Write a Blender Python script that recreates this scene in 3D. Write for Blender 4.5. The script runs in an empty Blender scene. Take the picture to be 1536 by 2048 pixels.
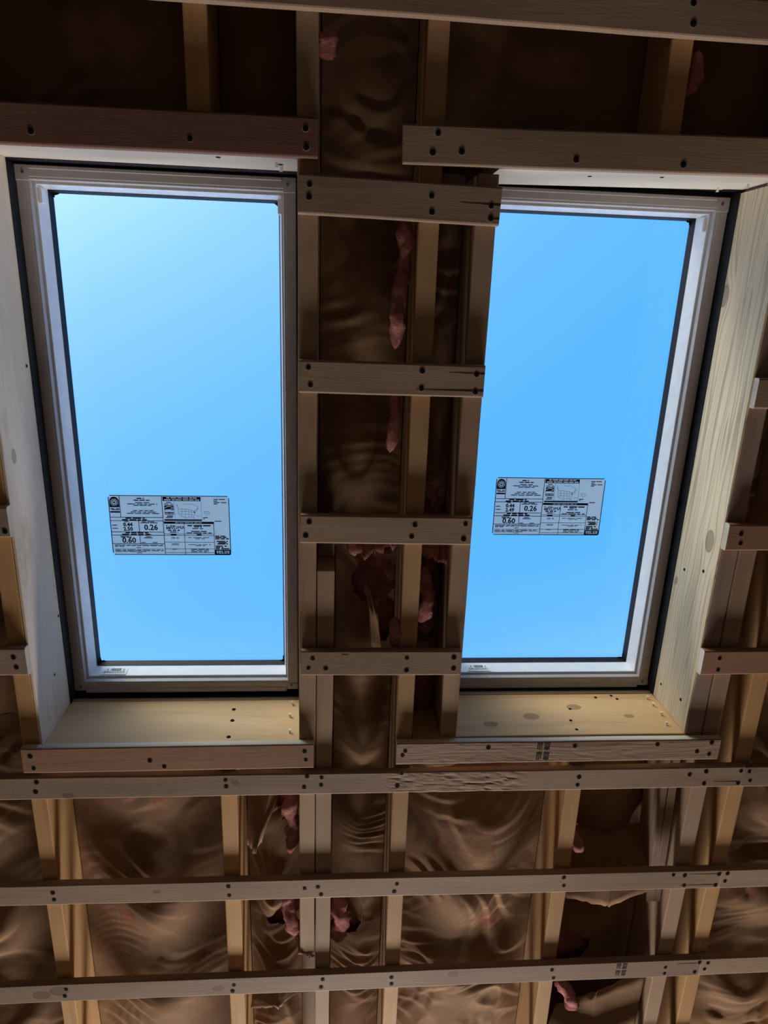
import bpy, bmesh, math, random
from mathutils import Vector, Matrix, noise
C = bpy.context
SCN = C.scene
COL = SCN.collection
random.seed(7)

# ---------------------------------------------------------------- frame of the sloped ceiling
# u runs across the slope, v runs down the slope, n points up and out through the roof.
PITCH = math.radians(18)
CAM_D = 1.345                       # distance from the lens to the face of the rafters
CAM = Vector((0, 0, 1.75))
RP = Matrix.Rotation(-PITCH, 3, 'X')
TR = Matrix.Translation(CAM + RP @ Vector((0, 0, CAM_D))) @ RP.to_4x4()


def W(u, v, n, rz=0.0):
    return TR @ Matrix.Translation((u, v, n)) @ Matrix.Rotation(rz, 4, 'Z')


# ---------------------------------------------------------------- camera
M = ((0.99698967, -0.0342802, -0.06954476),
     (0.01208667, 0.95470131, -0.29732025),
     (0.07658667, 0.29558465, 0.95224167))
cd = bpy.data.cameras.new('camera')
cam = bpy.data.objects.new('camera', cd)
COL.objects.link(cam)
cd.sensor_fit = 'VERTICAL'
cd.sensor_height = 24.0
cd.lens = 1340.0 / 2048.0 * 24.0
cd.clip_start = 0.02
ax = RP @ Vector(M[0])
ay = RP @ (-Vector(M[1]))
az = RP @ (-Vector(M[2]))
cam.matrix_world = Matrix.Translation(CAM) @ Matrix((ax, ay, az)).transposed().to_4x4()
SCN.camera = cam

# ---------------------------------------------------------------- sky
w = bpy.data.worlds.new('sky')
SCN.world = w
w.use_nodes = True
nt = w.node_tree
nt.nodes.clear()


def N(t, kind, **kw):
    nd = t.nodes.new(kind)
    for k, v in kw.items():
        if k.startswith('i_'):
            key = k[2:]
            nd.inputs[int(key) if key.isdigit() else key].default_value = v
        else:
            setattr(nd, k, v)
    return nd


def math_node(t, op, a, b=None, c=None):
    nd = N(t, 'ShaderNodeMath', operation=op)
    for i, x in enumerate((a, b, c)):
        if x is None:
            continue
        if isinstance(x, (int, float)):
            nd.inputs[i].default_value = x
        else:
            t.links.new(x, nd.inputs[i])
    return nd.outputs[0]


def vmath(t, op, a, b=None):
    nd = N(t, 'ShaderNodeVectorMath', operation=op)
    for i, x in enumerate((a, b)):
        if x is None:
            continue
        if isinstance(x, (tuple, list, Vector)):
            nd.inputs[i].default_value = x
        else:
            t.links.new(x, nd.inputs[i])
    return nd


SUN_DIR = (RP @ Vector((-0.5, -0.7, 0.5))).normalized()
tc = N(nt, 'ShaderNodeTexCoord')
nrm = vmath(nt, 'NORMALIZE', tc.outputs['Generated']).outputs[0]
dot = vmath(nt, 'DOT_PRODUCT', nrm, tuple(SUN_DIR)).outputs['Value']
theta = math_node(nt, 'ARCCOSINE', math_node(nt, 'MINIMUM', math_node(nt, 'MAXIMUM', dot, -1.0), 1.0))
glow = math_node(nt, 'EXPONENT', math_node(nt, 'MULTIPLY', theta, -1.0 / math.radians(16.5)))
sep = N(nt, 'ShaderNodeSeparateXYZ')
nt.links.new(nrm, sep.inputs[0])
hz = math_node(nt, 'POWER', math_node(nt, 'SUBTRACT', 1.0, math_node(nt, 'MAXIMUM', sep.outputs[2], 0.0)), 4.0)
mixh = N(nt, 'ShaderNodeMix', data_type='RGBA')
nt.links.new(hz, mixh.inputs['Factor'])
mixh.inputs['A'].default_value = (0.068, 0.470, 1.3, 1)
mixh.inputs['B'].default_value = (6.0, 6.3, 6.3, 1)
glow2 = math_node(nt, 'EXPONENT', math_node(nt, 'MULTIPLY', theta, -1.0 / math.radians(7)))
glow = math_node(nt, 'ADD', glow, math_node(nt, 'MULTIPLY', glow2, 12.0))
gl = vmath(nt, 'SCALE', (4.9, 4.9, 4.2))
nt.links.new(glow, gl.inputs['Scale'])
add = vmath(nt, 'ADD', mixh.outputs['Result'], gl.outputs[0])
bg = N(nt, 'ShaderNodeBackground')
nt.links.new(add.outputs[0], bg.inputs[0])
bg.inputs[1].default_value = 1.0
wo = N(nt, 'ShaderNodeOutputWorld')
nt.links.new(bg.outputs[0], wo.inputs[0])

# ---------------------------------------------------------------- daylight through the window low in the eave wall
WIN_Y, WIN_Z = 4.10, 1.13
la = bpy.data.lights.new('eave_window_daylight', 'AREA')
la.shape = 'RECTANGLE'
la.size, la.size_y = 1.9, 0.36
la.energy = 104
la.color = (1.0, 0.91, 0.81)
lo = bpy.data.objects.new('eave_window_daylight', la)
COL.objects.link(lo)
lo.location = (0.2, WIN_Y - 0.02, WIN_Z)
lo.rotation_euler = (math.radians(90 + 0), 0, 0)
lo.rotation_euler = (Vector((0, -1, 0.25))).to_track_quat('-Z', 'Z').to_euler()

SCN.view_settings.view_transform = 'Standard'
SCN.view_settings.look = 'None'
SCN.view_settings.gamma = 1
SCN.view_settings.use_curve_mapping = False
SCN.view_settings.exposure = 0.0

# ---------------------------------------------------------------- materials


def new_mat(name):
    m = bpy.data.materials.new(name)
    m.use_nodes = True
    t = m.node_tree
    t.nodes.clear()
    out = N(t, 'ShaderNodeOutputMaterial')
    b = N(t, 'ShaderNodeBsdfPrincipled')
    t.links.new(b.outputs[0], out.inputs[0])
    return m, t, b


def plain(name, col, rough=0.6, metal=0.0, spec=0.3):
    m, t, b = new_mat(name)
    tcn = N(t, 'ShaderNodeTexCoord')
    nz = N(t, 'ShaderNodeTexNoise', i_Scale=38.0, i_Detail=3.0)
    t.links.new(tcn.outputs['Object'], nz.inputs['Vector'])
    mx = N(t, 'ShaderNodeMix', data_type='RGBA')
    t.links.new(nz.outputs[0], mx.inputs['Factor'])
    mx.inputs['A'].default_value = tuple(x * 0.88 for x in col) + (1,)
    mx.inputs['B'].default_value = tuple(min(1, x * 1.1) for x in col) + (1,)
    t.links.new(mx.outputs['Result'], b.inputs['Base Color'])
    b.inputs['Roughness'].default_value = rough
    b.inputs['Metallic'].default_value = metal
    b.inputs['Specular IOR Level'].default_value = spec
    return m


def ramp(t, fac, stops):
    r = N(t, 'ShaderNodeValToRGB')
    e = r.color_ramp.elements
    while len(e) < len(stops):
        e.new(0.5)
    for el, (p, c) in zip(e, stops):
        el.position = p
        el.color = tuple(c) + (1,) if len(c) == 3 else c
    t.links.new(fac, r.inputs[0])
    return r.outputs['Color']


def mixc(t, fac, a, b, blend='MIX'):
    mx = N(t, 'ShaderNodeMix', data_type='RGBA', blend_type=blend)
    for s, x in (('Factor', fac), ('A', a), ('B', b)):
        if isinstance(x, (int, float)):
            mx.inputs[s].default_value = x
        elif isinstance(x, (tuple, list)):
            mx.inputs[s].default_value = tuple(x) + (1,) if len(x) == 3 else x
        else:
            t.links.new(x, mx.inputs[s])
    return mx.outputs['Result']


def wood(name, col, streak, knots=(), lines=0.35, fine=30.0, random_knots=0.6, bump=0.25, stain=None, stripes=0.0):
    """Sawn softwood: grain runs along the object's own x axis. KNOTS are (x, y, radius) on the board."""
    m, t, b = new_mat(name)
    tcn = N(t, 'ShaderNodeTexCoord')
    P = tcn.outputs['Object']
    inf = N(t, 'ShaderNodeObjectInfo')
    off = vmath(t, 'SCALE', (13.0, 5.0, 9.0))
    t.links.new(inf.outputs['Random'], off.inputs['Scale'])
    # bend the grain round each knot
    warp = N(t, 'ShaderNodeTexNoise', i_Scale=2.2, i_Detail=2.0)
    t.links.new(vmath(t, 'ADD', vmath(t, 'MULTIPLY', P, (1.0, 3.0, 3.0)).outputs[0], off.outputs[0]).outputs[0], warp.inputs['Vector'])
    wv = vmath(t, 'SCALE', warp.outputs['Color'])
    wv.inputs['Scale'].default_value = 0.05
    PW = vmath(t, 'ADD', P, vmath(t, 'MULTIPLY', wv.outputs[0], (0, 1, 1)).outputs[0]).outputs[0]
    kmask = None
    kring = None
    for (kx, ky, kr) in knots:
        d = vmath(t, 'SUBTRACT', P, (kx, ky, 0)).outputs[0]
        d2 = vmath(t, 'MULTIPLY', d, (0.62 / kr, 1.0 / kr, 0)).outputs[0]
        ln = vmath(t, 'LENGTH', d2).outputs['Value']
        g = math_node(t, 'EXPONENT', math_node(t, 'MULTIPLY', math_node(t, 'MULTIPLY', ln, ln), -0.18))
        push = vmath(t, 'SCALE', d)
        t.links.new(math_node(t, 'MULTIPLY', g, -0.75), push.inputs['Scale'])
        PW = vmath(t, 'ADD', PW, vmath(t, 'MULTIPLY', push.outputs[0], (0, 1, 0)).outputs[0]).outputs[0]
        k = math_node(t, 'SUBTRACT', 1.0, math_node(t, 'MINIMUM', math_node(t, 'MAXIMUM', math_node(t, 'SUBTRACT', math_node(t, 'MULTIPLY', ln, 3.0), 2.0), 0.0), 1.0))
        kmask = k if kmask is None else math_node(t, 'MAXIMUM', kmask, k)
        e_ = math_node(t, 'SUBTRACT', ln, 0.88)
        rg = math_node(t, 'EXPONENT', math_node(t, 'MULTIPLY', math_node(t, 'MULTIPLY', e_, e_), -70.0))
        kring = rg if kring is None else math_node(t, 'MAXIMUM', kring, rg)
    PO = vmath(t, 'ADD', PW, off.outputs[0]).outputs[0]
    n1 = N(t, 'ShaderNodeTexNoise', i_Scale=1.0, i_Detail=4.0, i_Roughness=0.6)
    t.links.new(vmath(t, 'MULTIPLY', PO, (1.1, fine, fine)).outputs[0], n1.inputs['Vector'])
    n2 = N(t, 'ShaderNodeTexNoise', i_Scale=1.0, i_Detail=5.0, i_Roughness=0.65)
    t.links.new(vmath(t, 'MULTIPLY', PO, (9.0, fine * 9, fine * 9)).outputs[0], n2.inputs['Vector'])
    n3 = N(t, 'ShaderNodeTexNoise', i_Scale=1.0, i_Detail=2.0)
    t.links.new(vmath(t, 'MULTIPLY', PO, (1.7, 6.0, 6.0)).outputs[0], n3.inputs['Vector'])
    c = ramp(t, n1.outputs[0], [(0.32, tuple(x * 0.96 for x in col)), (0.55, col), (0.62, streak), (0.68, col)])
    c = mixc(t, lines, col, c)
    c = mixc(t, math_node(t, 'MULTIPLY', n2.outputs[0], 0.35), c, tuple(x * 0.72 for x in streak))
    c = mixc(t, 1.0, c, ramp(t, n3.outputs[0], [(0.3, (0.78, 0.76, 0.74)), (0.7, (1.12, 1.12, 1.12))]), 'MULTIPLY')
    tint = ramp(t, inf.outputs['Random'], [(0.0, (0.88, 0.86, 0.86)), (0.5, (1.0, 0.98, 0.95)), (1.0, (1.08, 1.06, 1.0))])
    c = mixc(t, 1.0, c, tint, 'MULTIPLY')
    if stripes:
        # late-wood rings: narrow dark lines along the board
        wl = N(t, 'ShaderNodeTexNoise', i_Scale=1.0, i_Detail=1.0)
        t.links.new(vmath(t, 'MULTIPLY', PO, (0.55, 16.0, 0.0)).outputs[0], wl.inputs['Vector'])
        fr = math_node(t, 'FRACT', math_node(t, 'MULTIPLY', wl.outputs[0], 15.0))
        ln = ramp(t, fr, [(0.0, (0, 0, 0)), (0.45, (0, 0, 0)), (0.80, (1, 1, 1)), (0.90, (0, 0, 0))])
        c = mixc(t, math_node(t, 'MULTIPLY', ln, stripes), c, streak)
    if random_knots:
        vo = N(t, 'ShaderNodeTexVoronoi', i_Scale=1.0)
        t.links.new(vmath(t, 'MULTIPLY', PO, (3.1, 11.0, 4.0)).outputs[0], vo.inputs['Vector'])
        kk = ramp(t, vo.outputs['Distance'], [(0.0, (1, 1, 1)), (0.075, (0.75, 0.75, 0.75)), (0.12, (0, 0, 0))])
        c = mixc(t, math_node(t, 'MULTIPLY', kk, random_knots), c, tuple(x * 0.35 for x in streak))
    if stain:
        ns = N(t, 'ShaderNodeTexNoise', i_Scale=7.0, i_Detail=6.0, i_Roughness=0.7)
        t.links.new(vmath(t, 'MULTIPLY', PO, (0.6, 2.0, 2.0)).outputs[0], ns.inputs['Vector'])
        c = mixc(t, ramp(t, ns.outputs[0], [(0.55, (0, 0, 0)), (0.72, (0.8, 0.8, 0.8))]), c, stain)
    if kmask is not None:
        c = mixc(t, math_node(t, 'MULTIPLY', kmask, 0.7), c, tuple(x * 0.6 for x in streak))
        c = mixc(t, math_node(t, 'MULTIPLY', kring, 0.55), c, tuple(x * 0.2 for x in streak))
    t.links.new(c, b.inputs['Base Color'])
    b.inputs['Roughness'].default_value = 0.72
    b.inputs['Specular IOR Level'].default_value = 0.22
    bp = N(t, 'ShaderNodeBump', i_Strength=bump, i_Distance=0.002)
    t.links.new(math_node(t, 'ADD', n1.outputs[0], math_node(t, 'MULTIPLY', n2.outputs[0], 0.6)), bp.inputs['Height'])
    t.links.new(bp.outputs[0], b.inputs['Normal'])
    return m


MAT = {}
MAT['strap'] = wood('grey_strapping_wood', (0.41, 0.303, 0.24), (0.27, 0.182, 0.132), random_knots=0.35)
MAT['end'] = wood('sawn_and_skylit_pale_wood', (0.78, 0.70, 0.60), (0.55, 0.46, 0.36), random_knots=0.0)  # pale cut ends and two edges; skylight brightness painted into the tone
MAT['strap_red'] = wood('reddish_strapping_wood', (0.40, 0.24, 0.165), (0.26, 0.14, 0.09), random_knots=0.3)
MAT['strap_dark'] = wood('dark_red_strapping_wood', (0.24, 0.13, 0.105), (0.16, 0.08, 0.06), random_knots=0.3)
MAT['strap_rough'] = wood('rough_strapping_wood', (0.42, 0.30, 0.24), (0.22, 0.14, 0.10), random_knots=0.25, lines=0.8, bump=1.0)
MAT['rafter'] = wood('golden_rafter_wood', (0.62, 0.38, 0.19), (0.45, 0.25, 0.11), random_knots=0.2)
MAT['rafter_mid'] = wood('tan_rafter_wood', (0.54, 0.35, 0.205), (0.38, 0.23, 0.12), random_knots=0.2)
MAT['rafter_pale'] = wood('pale_rafter_wood', (0.50, 0.36, 0.26), (0.34, 0.23, 0.155), random_knots=0.2)
MAT['rafter_grey'] = wood('dusty_rafter_wood', (0.42, 0.31, 0.27), (0.30, 0.21, 0.175), random_knots=0.2)
MAT['nail'] = plain('dark_nail_steel', (0.010, 0.009, 0.010), 0.75, 0.0, 0.08)
MAT['crush'] = plain('crushed_wood_fibre', (0.27, 0.20, 0.165), 0.8)
MAT['crack'] = plain('dark_split_in_wood', (0.035, 0.022, 0.018), 0.9)
MAT['steel'] = plain('bright_nail_tip_steel', (0.85, 0.87, 0.88), 0.3, 0.25, 0.6)
MAT['ink'] = plain('black_stamp_ink', (0.035, 0.027, 0.028), 0.8)
MAT['black'] = plain('black_membrane', (0.007, 0.008, 0.012), 0.55, 0, 0.3)
MAT['vinyl'] = plain('white_window_finish', (0.82, 0.83, 0.86), 0.35, 0, 0.45)
MAT['vinyl_shaded'] = plain('shaded_white_window_finish', (0.46, 0.43, 0.44), 0.45, 0, 0.4)  # white frame finish greyed to put its room-side shade into the colour
MAT['screw'] = plain('grey_screw_steel', (0.12, 0.11, 0.12), 0.4, 0.6)
MAT['deck'] = wood('roof_sheathing_wood', (0.40, 0.27, 0.17), (0.26, 0.16, 0.10), random_knots=0.2)
MAT['print'] = plain('black_label_print', (0.012, 0.013, 0.03), 0.6)
MAT['white_print'] = plain('pale_label_print', (0.62, 0.66, 0.72), 0.6)
MAT['maker'] = plain('white_sticker_paper', (0.86, 0.88, 0.84), 0.5)
MAT['floor'] = wood('subfloor_wood', (0.22, 0.17, 0.125), (0.15, 0.115, 0.08))
MAT['wall'] = plain('dark_wall_board', (0.10, 0.09, 0.08), 0.9)  # dark base colour picked so the walls bounce little light


def glass_mat():
    m = bpy.data.materials.new('clear_window_glass')
    m.use_nodes = True
    t = m.node_tree
    t.nodes.clear()
    out = N(t, 'ShaderNodeOutputMaterial')
    tr = N(t, 'ShaderNodeBsdfTransparent')
    tr.inputs[0].default_value = (0.985, 0.995, 1.0, 1)
    gl = N(t, 'ShaderNodeBsdfGlossy', i_Roughness=0.01)
    fr = N(t, 'ShaderNodeFresnel', i_IOR=1.45)
    mx = N(t, 'ShaderNodeMixShader')
    t.links.new(math_node(t, 'MULTIPLY', fr.outputs[0], 0.6), mx.inputs[0])
    t.links.new(tr.outputs[0], mx.inputs[1])
    t.links.new(gl.outputs[0], mx.inputs[2])
    t.links.new(mx.outputs[0], out.inputs[0])
    return m


MAT['glass'] = glass_mat()


def sticker_mat():
    m = bpy.data.materials.new('backlit_label_film')
    m.use_nodes = True
    t = m.node_tree
    t.nodes.clear()
    out = N(t, 'ShaderNodeOutputMaterial')
    df = N(t, 'ShaderNodeBsdfDiffuse')
    df.inputs[0].default_value = (0.6, 0.6, 0.6, 1)
    tl = N(t, 'ShaderNodeBsdfTranslucent')
    tl.inputs[0].default_value = (0.34, 0.40, 0.43, 1)
    mx = N(t, 'ShaderNodeAddShader')
    t.links.new(df.outputs[0], mx.inputs[0])
    t.links.new(tl.outputs[0], mx.inputs[1])
    t.links.new(mx.outputs[0], out.inputs[0])
    return m


MAT['sticker'] = sticker_mat()


def kraft_mat(name='brown_kraft_paper', ca=(0.235, 0.138, 0.080), cb=(0.31, 0.19, 0.115)):
    m, t, b = new_mat(name)
    tcn = N(t, 'ShaderNodeTexCoord')
    at = N(t, 'ShaderNodeAttribute', attribute_name='ink')
    n1 = N(t, 'ShaderNodeTexNoise', i_Scale=9.0, i_Detail=5.0)
    n2 = N(t, 'ShaderNodeTexNoise', i_Scale=160.0, i_Detail=2.0)
    for q in (n1, n2):
        t.links.new(tcn.outputs['Object'], q.inputs['Vector'])
    c = ramp(t, n1.outputs[0], [(0.3, ca), (0.7, cb)])
    c = mixc(t, math_node(t, 'MULTIPLY', n2.outputs[0], 0.3), c, tuple(x * 0.8 for x in ca))
    c = mixc(t, math_node(t, 'MULTIPLY', at.outputs['Fac'], 0.75), c, (0.30, 0.07, 0.055))
    t.links.new(c, b.inputs['Base Color'])
    b.inputs['Roughness'].default_value = 0.85
    b.inputs['Specular IOR Level'].default_value = 0.08
    bp = N(t, 'ShaderNodeBump', i_Strength=0.35, i_Distance=0.004)
    n3 = N(t, 'ShaderNodeTexNoise', i_Scale=28.0, i_Detail=6.0)
    t.links.new(tcn.outputs['Object'], n3.inputs['Vector'])
    t.links.new(n3.outputs[0], bp.inputs['Height'])
    t.links.new(bp.outputs[0], b.inputs['Normal'])
    return m


MAT['kraft'] = kraft_mat()


def pink_mat():
    m, t, b = new_mat('pink_fibreglass_wool')
    tcn = N(t, 'ShaderNodeTexCoord')
    n1 = N(t, 'ShaderNodeTexNoise', i_Scale=45.0, i_Detail=6.0, i_Roughness=0.7)
    t.links.new(tcn.outputs['Object'], n1.inputs['Vector'])
    c = ramp(t, n1.outputs[0], [(0.3, (0.28, 0.10, 0.095)), (0.7, (0.56, 0.25, 0.235))])
    t.links.new(c, b.inputs['Base Color'])
    b.inputs['Roughness'].default_value = 0.95
    b.inputs['Specular IOR Level'].default_value = 0.05
    bp = N(t, 'ShaderNodeBump', i_Strength=0.9, i_Distance=0.006)
    t.links.new(n1.outputs[0], bp.inputs['Height'])
    t.links.new(bp.outputs[0], b.inputs['Normal'])
    return m


MAT['pink'] = pink_mat()

# ---------------------------------------------------------------- object helpers


def link(name, mesh, mat, parent=None, mw=None):
    o = bpy.data.objects.new(name, mesh)
    COL.objects.link(o)
    if mat is not None and mesh is not None and not mesh.materials:
        mesh.materials.append(mat)
    if parent is not None:
        o.parent = parent
    if mw is not None:
        if parent is None:
            o.matrix_world = mw
        else:
            o.matrix_local = mw
    return o


def tag(o, label=None, cat=None, group=None, kind=None):
    if label:
        o['label'] = label
    if cat:
        o['category'] = cat
    if group:
        o['group'] = group
    if kind:
        o['kind'] = kind
    return o


def mesh_of(bm, name, smooth=False):
    me = bpy.data.meshes.new(name)
    bm.normal_update()
    bm.to_mesh(me)
    bm.free()
    if smooth:
        me.polygons.foreach_set('use_smooth', [True] * len(me.polygons))
    return me


def add_box(bm, x0, x1, y0, y1, z0, z1):
    vs = [bm.verts.new((x, y, z)) for x in (x0, x1) for y in (y0, y1) for z in (z0, z1)]
    for f in ((0, 1, 3, 2), (4, 6, 7, 5), (0, 4, 5, 1), (2, 3, 7, 6), (0, 2, 6, 4), (1, 5, 7, 3)):
        bm.faces.new([vs[i] for i in f])
    return vs


def board_mesh(L, wid, z0, z1, bev=0.003, wob=0.0008, seed=0, skew0=0.0, skew1=0.0, rough=None, segs=None, pale=0):
    """A sawn board: length along x (centred), width along y, z0..z1. Long edges eased, faces very slightly uneven."""
    rng = random.Random(seed)
    n = segs or max(2, int(L / 0.12))
    h = wid / 2
    b = min(bev, (z1 - z0) * 0.35, h * 0.4)
    prof = [(-h + b, z0), (h - b, z0), (h - b * 0.3, z0 + b * 0.3), (h, z0 + b), (h, z1 - b), (h - b * 0.3, z1 - b * 0.3), (h - b, z1),
            (-h + b, z1), (-h + b * 0.3, z1 - b * 0.3), (-h, z1 - b), (-h, z0 + b), (-h + b * 0.3, z0 + b * 0.3)]
    if rough:
        k_ = 12
        prof[1:1] = [(-h + b + (2 * h - 2 * b) * i / k_, z0) for i in range(1, k_)]
    bm = bmesh.new()
    rings = []
    so = rng.random() * 50
    for i in range(n + 1):
        x = -L / 2 + L * i / n
        dy = wob * 2 * noise.noise((x * 2.0 + so, 0, 0))
        ring = []
        for (y, z) in prof:
            e = wob * noise.noise((x * 6 + so, y * 20, z * 20 + so))
            xx = x + (skew0 * y if i == 0 else 0) + (skew1 * y if i == n else 0)
            yy, zz = y + dy + e, z
            if rough and rough[0] < x < rough[1] and z < z0 + b + 1e-5:
                k = min(1, (x - rough[0]) / 0.05, (rough[1] - x) / 0.05)
                zz += k * (max(0, noise.noise((x * 26 + so, y * 110, 3))) + 0.6 * max(0, noise.noise((x * 60 + so, y * 160, 8)))) * rough[2] * 0.8
                if y > h * 0.7:
                    yy -= k * max(0, noise.noise((x * 16 + so, 7, 1))) * rough[2] * 2.2
            ring.append(bm.verts.new((xx, yy, zz)))
        rings.append(ring)
    m = len(prof)
    for a, c in zip(rings, rings[1:]):
        for k in range(m):
            bm.faces.new((a[k], a[(k + 1) % m], c[(k + 1) % m], c[k]))
    ends = [bm.faces.new(rings[0][::-1]), bm.faces.new(rings[-1])]
    bmesh.ops.recalc_face_normals(bm, faces=bm.faces)
    if pale:
        for f in ends:
            f.material_index = 1
    if pale == 2:  # edge facing the skylight paled too, its brightness put into the colour
        for f in bm.faces:
            if f.normal.y < -0.85:
                f.material_index = 1
    me = mesh_of(bm, 'board')
    return me


def nail_head_mesh(k=0):
    rng = random.Random(k)
    bm = bmesh.new()
    n = 9
    r0, r1 = 0.0053, 0.0044
    rings = []
    for r, z in ((r0, 0.0004), (r1, -0.0006), (0.0026, -0.0004), (0.0022, -0.0009)):
        rings.append([bm.verts.new((r * math.cos(2 * math.pi * i / n) * (1 + 0.12 * rng.uniform(-1, 1)), r * math.sin(2 * math.pi * i / n) * (1 + 0.12 * rng.uniform(-1, 1)), z)) for i in range(n)])
    for a, c in zip(rings, rings[1:]):
        for i in range(n):
            bm.faces.new((a[i], c[i], c[(i + 1) % n], a[(i + 1) % n]))
    bm.faces.new(rings[-1][::-1])
    bmesh.ops.recalc_face_normals(bm, faces=bm.faces)
    return mesh_of(bm, 'nail_head')


def rim_mesh():
    bm = bmesh.new()
    n = 12
    prev = None
    rings = []
    for r, z in ((0.0070, 0.0003), (0.0060, -0.0002), (0.0050, 0.0003)):
        rings.append([bm.verts.new((r * math.cos(2 * math.pi * i / n), r * math.sin(2 * math.pi * i / n), z)) for i in range(n)])
    for a, c in zip(rings, rings[1:]):
        for i in range(n):
            bm.faces.new((a[i], c[i], c[(i + 1) % n], a[(i + 1) % n]))
    bmesh.ops.recalc_face_normals(bm, faces=bm.faces)
    return mesh_of(bm, 'crushed_rim')


NAILS = [nail_head_mesh(k) for k in range(4)]
for q in NAILS:
    q.materials.append(MAT['nail'])
RIM = rim_mesh()
RIM.materials.append(MAT['crush'])


def tip_mesh():
    bm = bmesh.new()
    bmesh.ops.create_cone(bm, cap_ends=True, segments=10, radius1=0.0032, radius2=0.0020, depth=0.008)
    for v in bm.verts:
        v.co.x += v.co.z * 0.25
    return mesh_of(bm, 'nail_tip')


TIP = tip_mesh()
TIP.materials.append(MAT['steel'])


def crack_mesh(L, wd):
    bm = bmesh.new()
    top = [bm.verts.new((L * t, wd * (1 - t) * 0.5 + 0.0012 * noise.noise((L * 91 + t * 5, 0, 0)), -0.0003)) for t in (0, 0.25, 0.5, 0.75, 1)]
    bot = [bm.verts.new((L * t, -wd * (1 - t) * 0.5 + 0.0012 * noise.noise((L * 91 + t * 5, 0, 0)), -0.0003)) for t in (0, 0.25, 0.5, 0.75)]
    bot.append(top[-1])
    for i in range(4):
        vs = [top[i], top[i + 1]] + ([bot[i + 1]] if i < 3 else []) + [bot[i]]
        bm.faces.new(vs)
    r = bmesh.ops.extrude_face_region(bm, geom=list(bm.faces))
    for v in r['geom']:
        if isinstance(v, bmesh.types.BMVert):
            v.co.z += 0.002
    bmesh.ops.recalc_face_normals(bm, faces=bm.faces)
    return mesh_of(bm, 'crack')


def board(name, label, cat, p0, p1, wid, n0, n1, mat, nails=(), group=None, seed=None, **kw):
    """Board from p0 to p1 (u, v centre line), face towards the room at n0. NAILS in ceiling (u, v)."""
    a = math.atan2(p1[1] - p0[1], p1[0] - p0[0])
    c = ((p0[0] + p1[0]) / 2, (p0[1] + p1[1]) / 2)
    L = math.hypot(p1[0] - p0[0], p1[1] - p0[1])
    sd = seed if seed is not None else len(bpy.data.objects)
    bme = board_mesh(L, wid, 0, n1 - n0, seed=sd, **kw)
    if kw.get('pale'):
        bme.materials.append(mat)
        bme.materials.append(MAT['end'])
    o = link(name, bme, mat, None, W(c[0], c[1], n0, a))
    tag(o, label, cat, group)
    rng = random.Random(sd)
    for (u, v) in nails:
        du, dv = u - c[0], v - c[1]
        x, y = du * math.cos(a) + dv * math.sin(a), -du * math.sin(a) + dv * math.cos(a)
        mw = Matrix.Translation((x, y, -0.0002)) @ Matrix.Rotation(rng.uniform(0, 6), 4, 'Z')
        nh = link('nail_head', NAILS[rng.randrange(4)], None, o, mw @ Matrix.Scale(rng.uniform(0.85, 1.1), 4))
        nh['label'] = 'dark round nail head'
        link('crushed_rim', RIM, None, nh, Matrix.Identity(4))
    o['ang'] = a
    return o


def crack(o, x, y, L, wd=0.0025):
    link('split', crack_mesh(L, wd), MAT['crack'], o, Matrix.Translation((x, y, 0)))


# ================================================================ the room shell
bm = bmesh.new()
ROOM = (-2.6, 3.0, -2.2, 4.2)          # x0 x1 y0 y1
add_box(bm, ROOM[0], ROOM[1], ROOM[2], ROOM[3], -0.03, 0)
tag(link('floor', mesh_of(bm, 'floor'), MAT['floor']), 'bare wooden subfloor of the room', kind='structure')


def ceil_z(y, n=0.0):
    p = TR @ Vector((0, 0, n))
    return p.z - (y - p.y) * math.tan(PITCH)


def wall_poly(name, pts, label, thick):
    bm = bmesh.new()
    vs = [bm.verts.new(p) for p in pts]
    bm.faces.new(vs)
    r = bmesh.ops.extrude_face_region(bm, geom=list(bm.faces))
    for v in r['geom']:
        if isinstance(v, bmesh.types.BMVert):
            v.co += Vector(thick)
    bmesh.ops.recalc_face_normals(bm, faces=bm.faces)
    tag(link(name, mesh_of(bm, name), MAT['wall']), label, kind='structure')


for nm, x, dx in (('wall_left', ROOM[0], -0.08), ('wall_right', ROOM[1], 0.08)):
    wall_poly(nm, [(x, ROOM[2], 0), (x, ROOM[3], 0), (x, ROOM[3], ceil_z(ROOM[3], 0.2)), (x, ROOM[2], ceil_z(ROOM[2], 0.2))], 'plain side wall under the sloping roof', (dx, 0, 0))
y = ROOM[2]
wall_poly('wall_back', [(ROOM[0], y, 0), (ROOM[1], y, 0), (ROOM[1], y, ceil_z(y, 0.2)), (ROOM[0], y, ceil_z(y, 0.2))], 'tall wall on the ridge side of the room', (0, -0.08, 0))
bm = bmesh.new()
y0, y1 = ROOM[3], ROOM[3] + 0.1
zt = ceil_z(y1, 0.16)
wx0, wx1, wz0, wz1 = 0.2 - 0.98, 0.2 + 0.98, WIN_Z - 0.20, WIN_Z + 0.20
add_box(bm, ROOM[0], wx0, y0, y1, 0, zt)
add_box(bm, wx1, ROOM[1], y0, y1, 0, zt)
add_box(bm, wx0, wx1, y0, y1, 0, wz0)
add_box(bm, wx0, wx1, y0, y1, wz1, zt)
tag(link('wall_front', mesh_of(bm, 'wall_front'), MAT['wall']), 'low eave wall with the window that lights the room', kind='structure')

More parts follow.
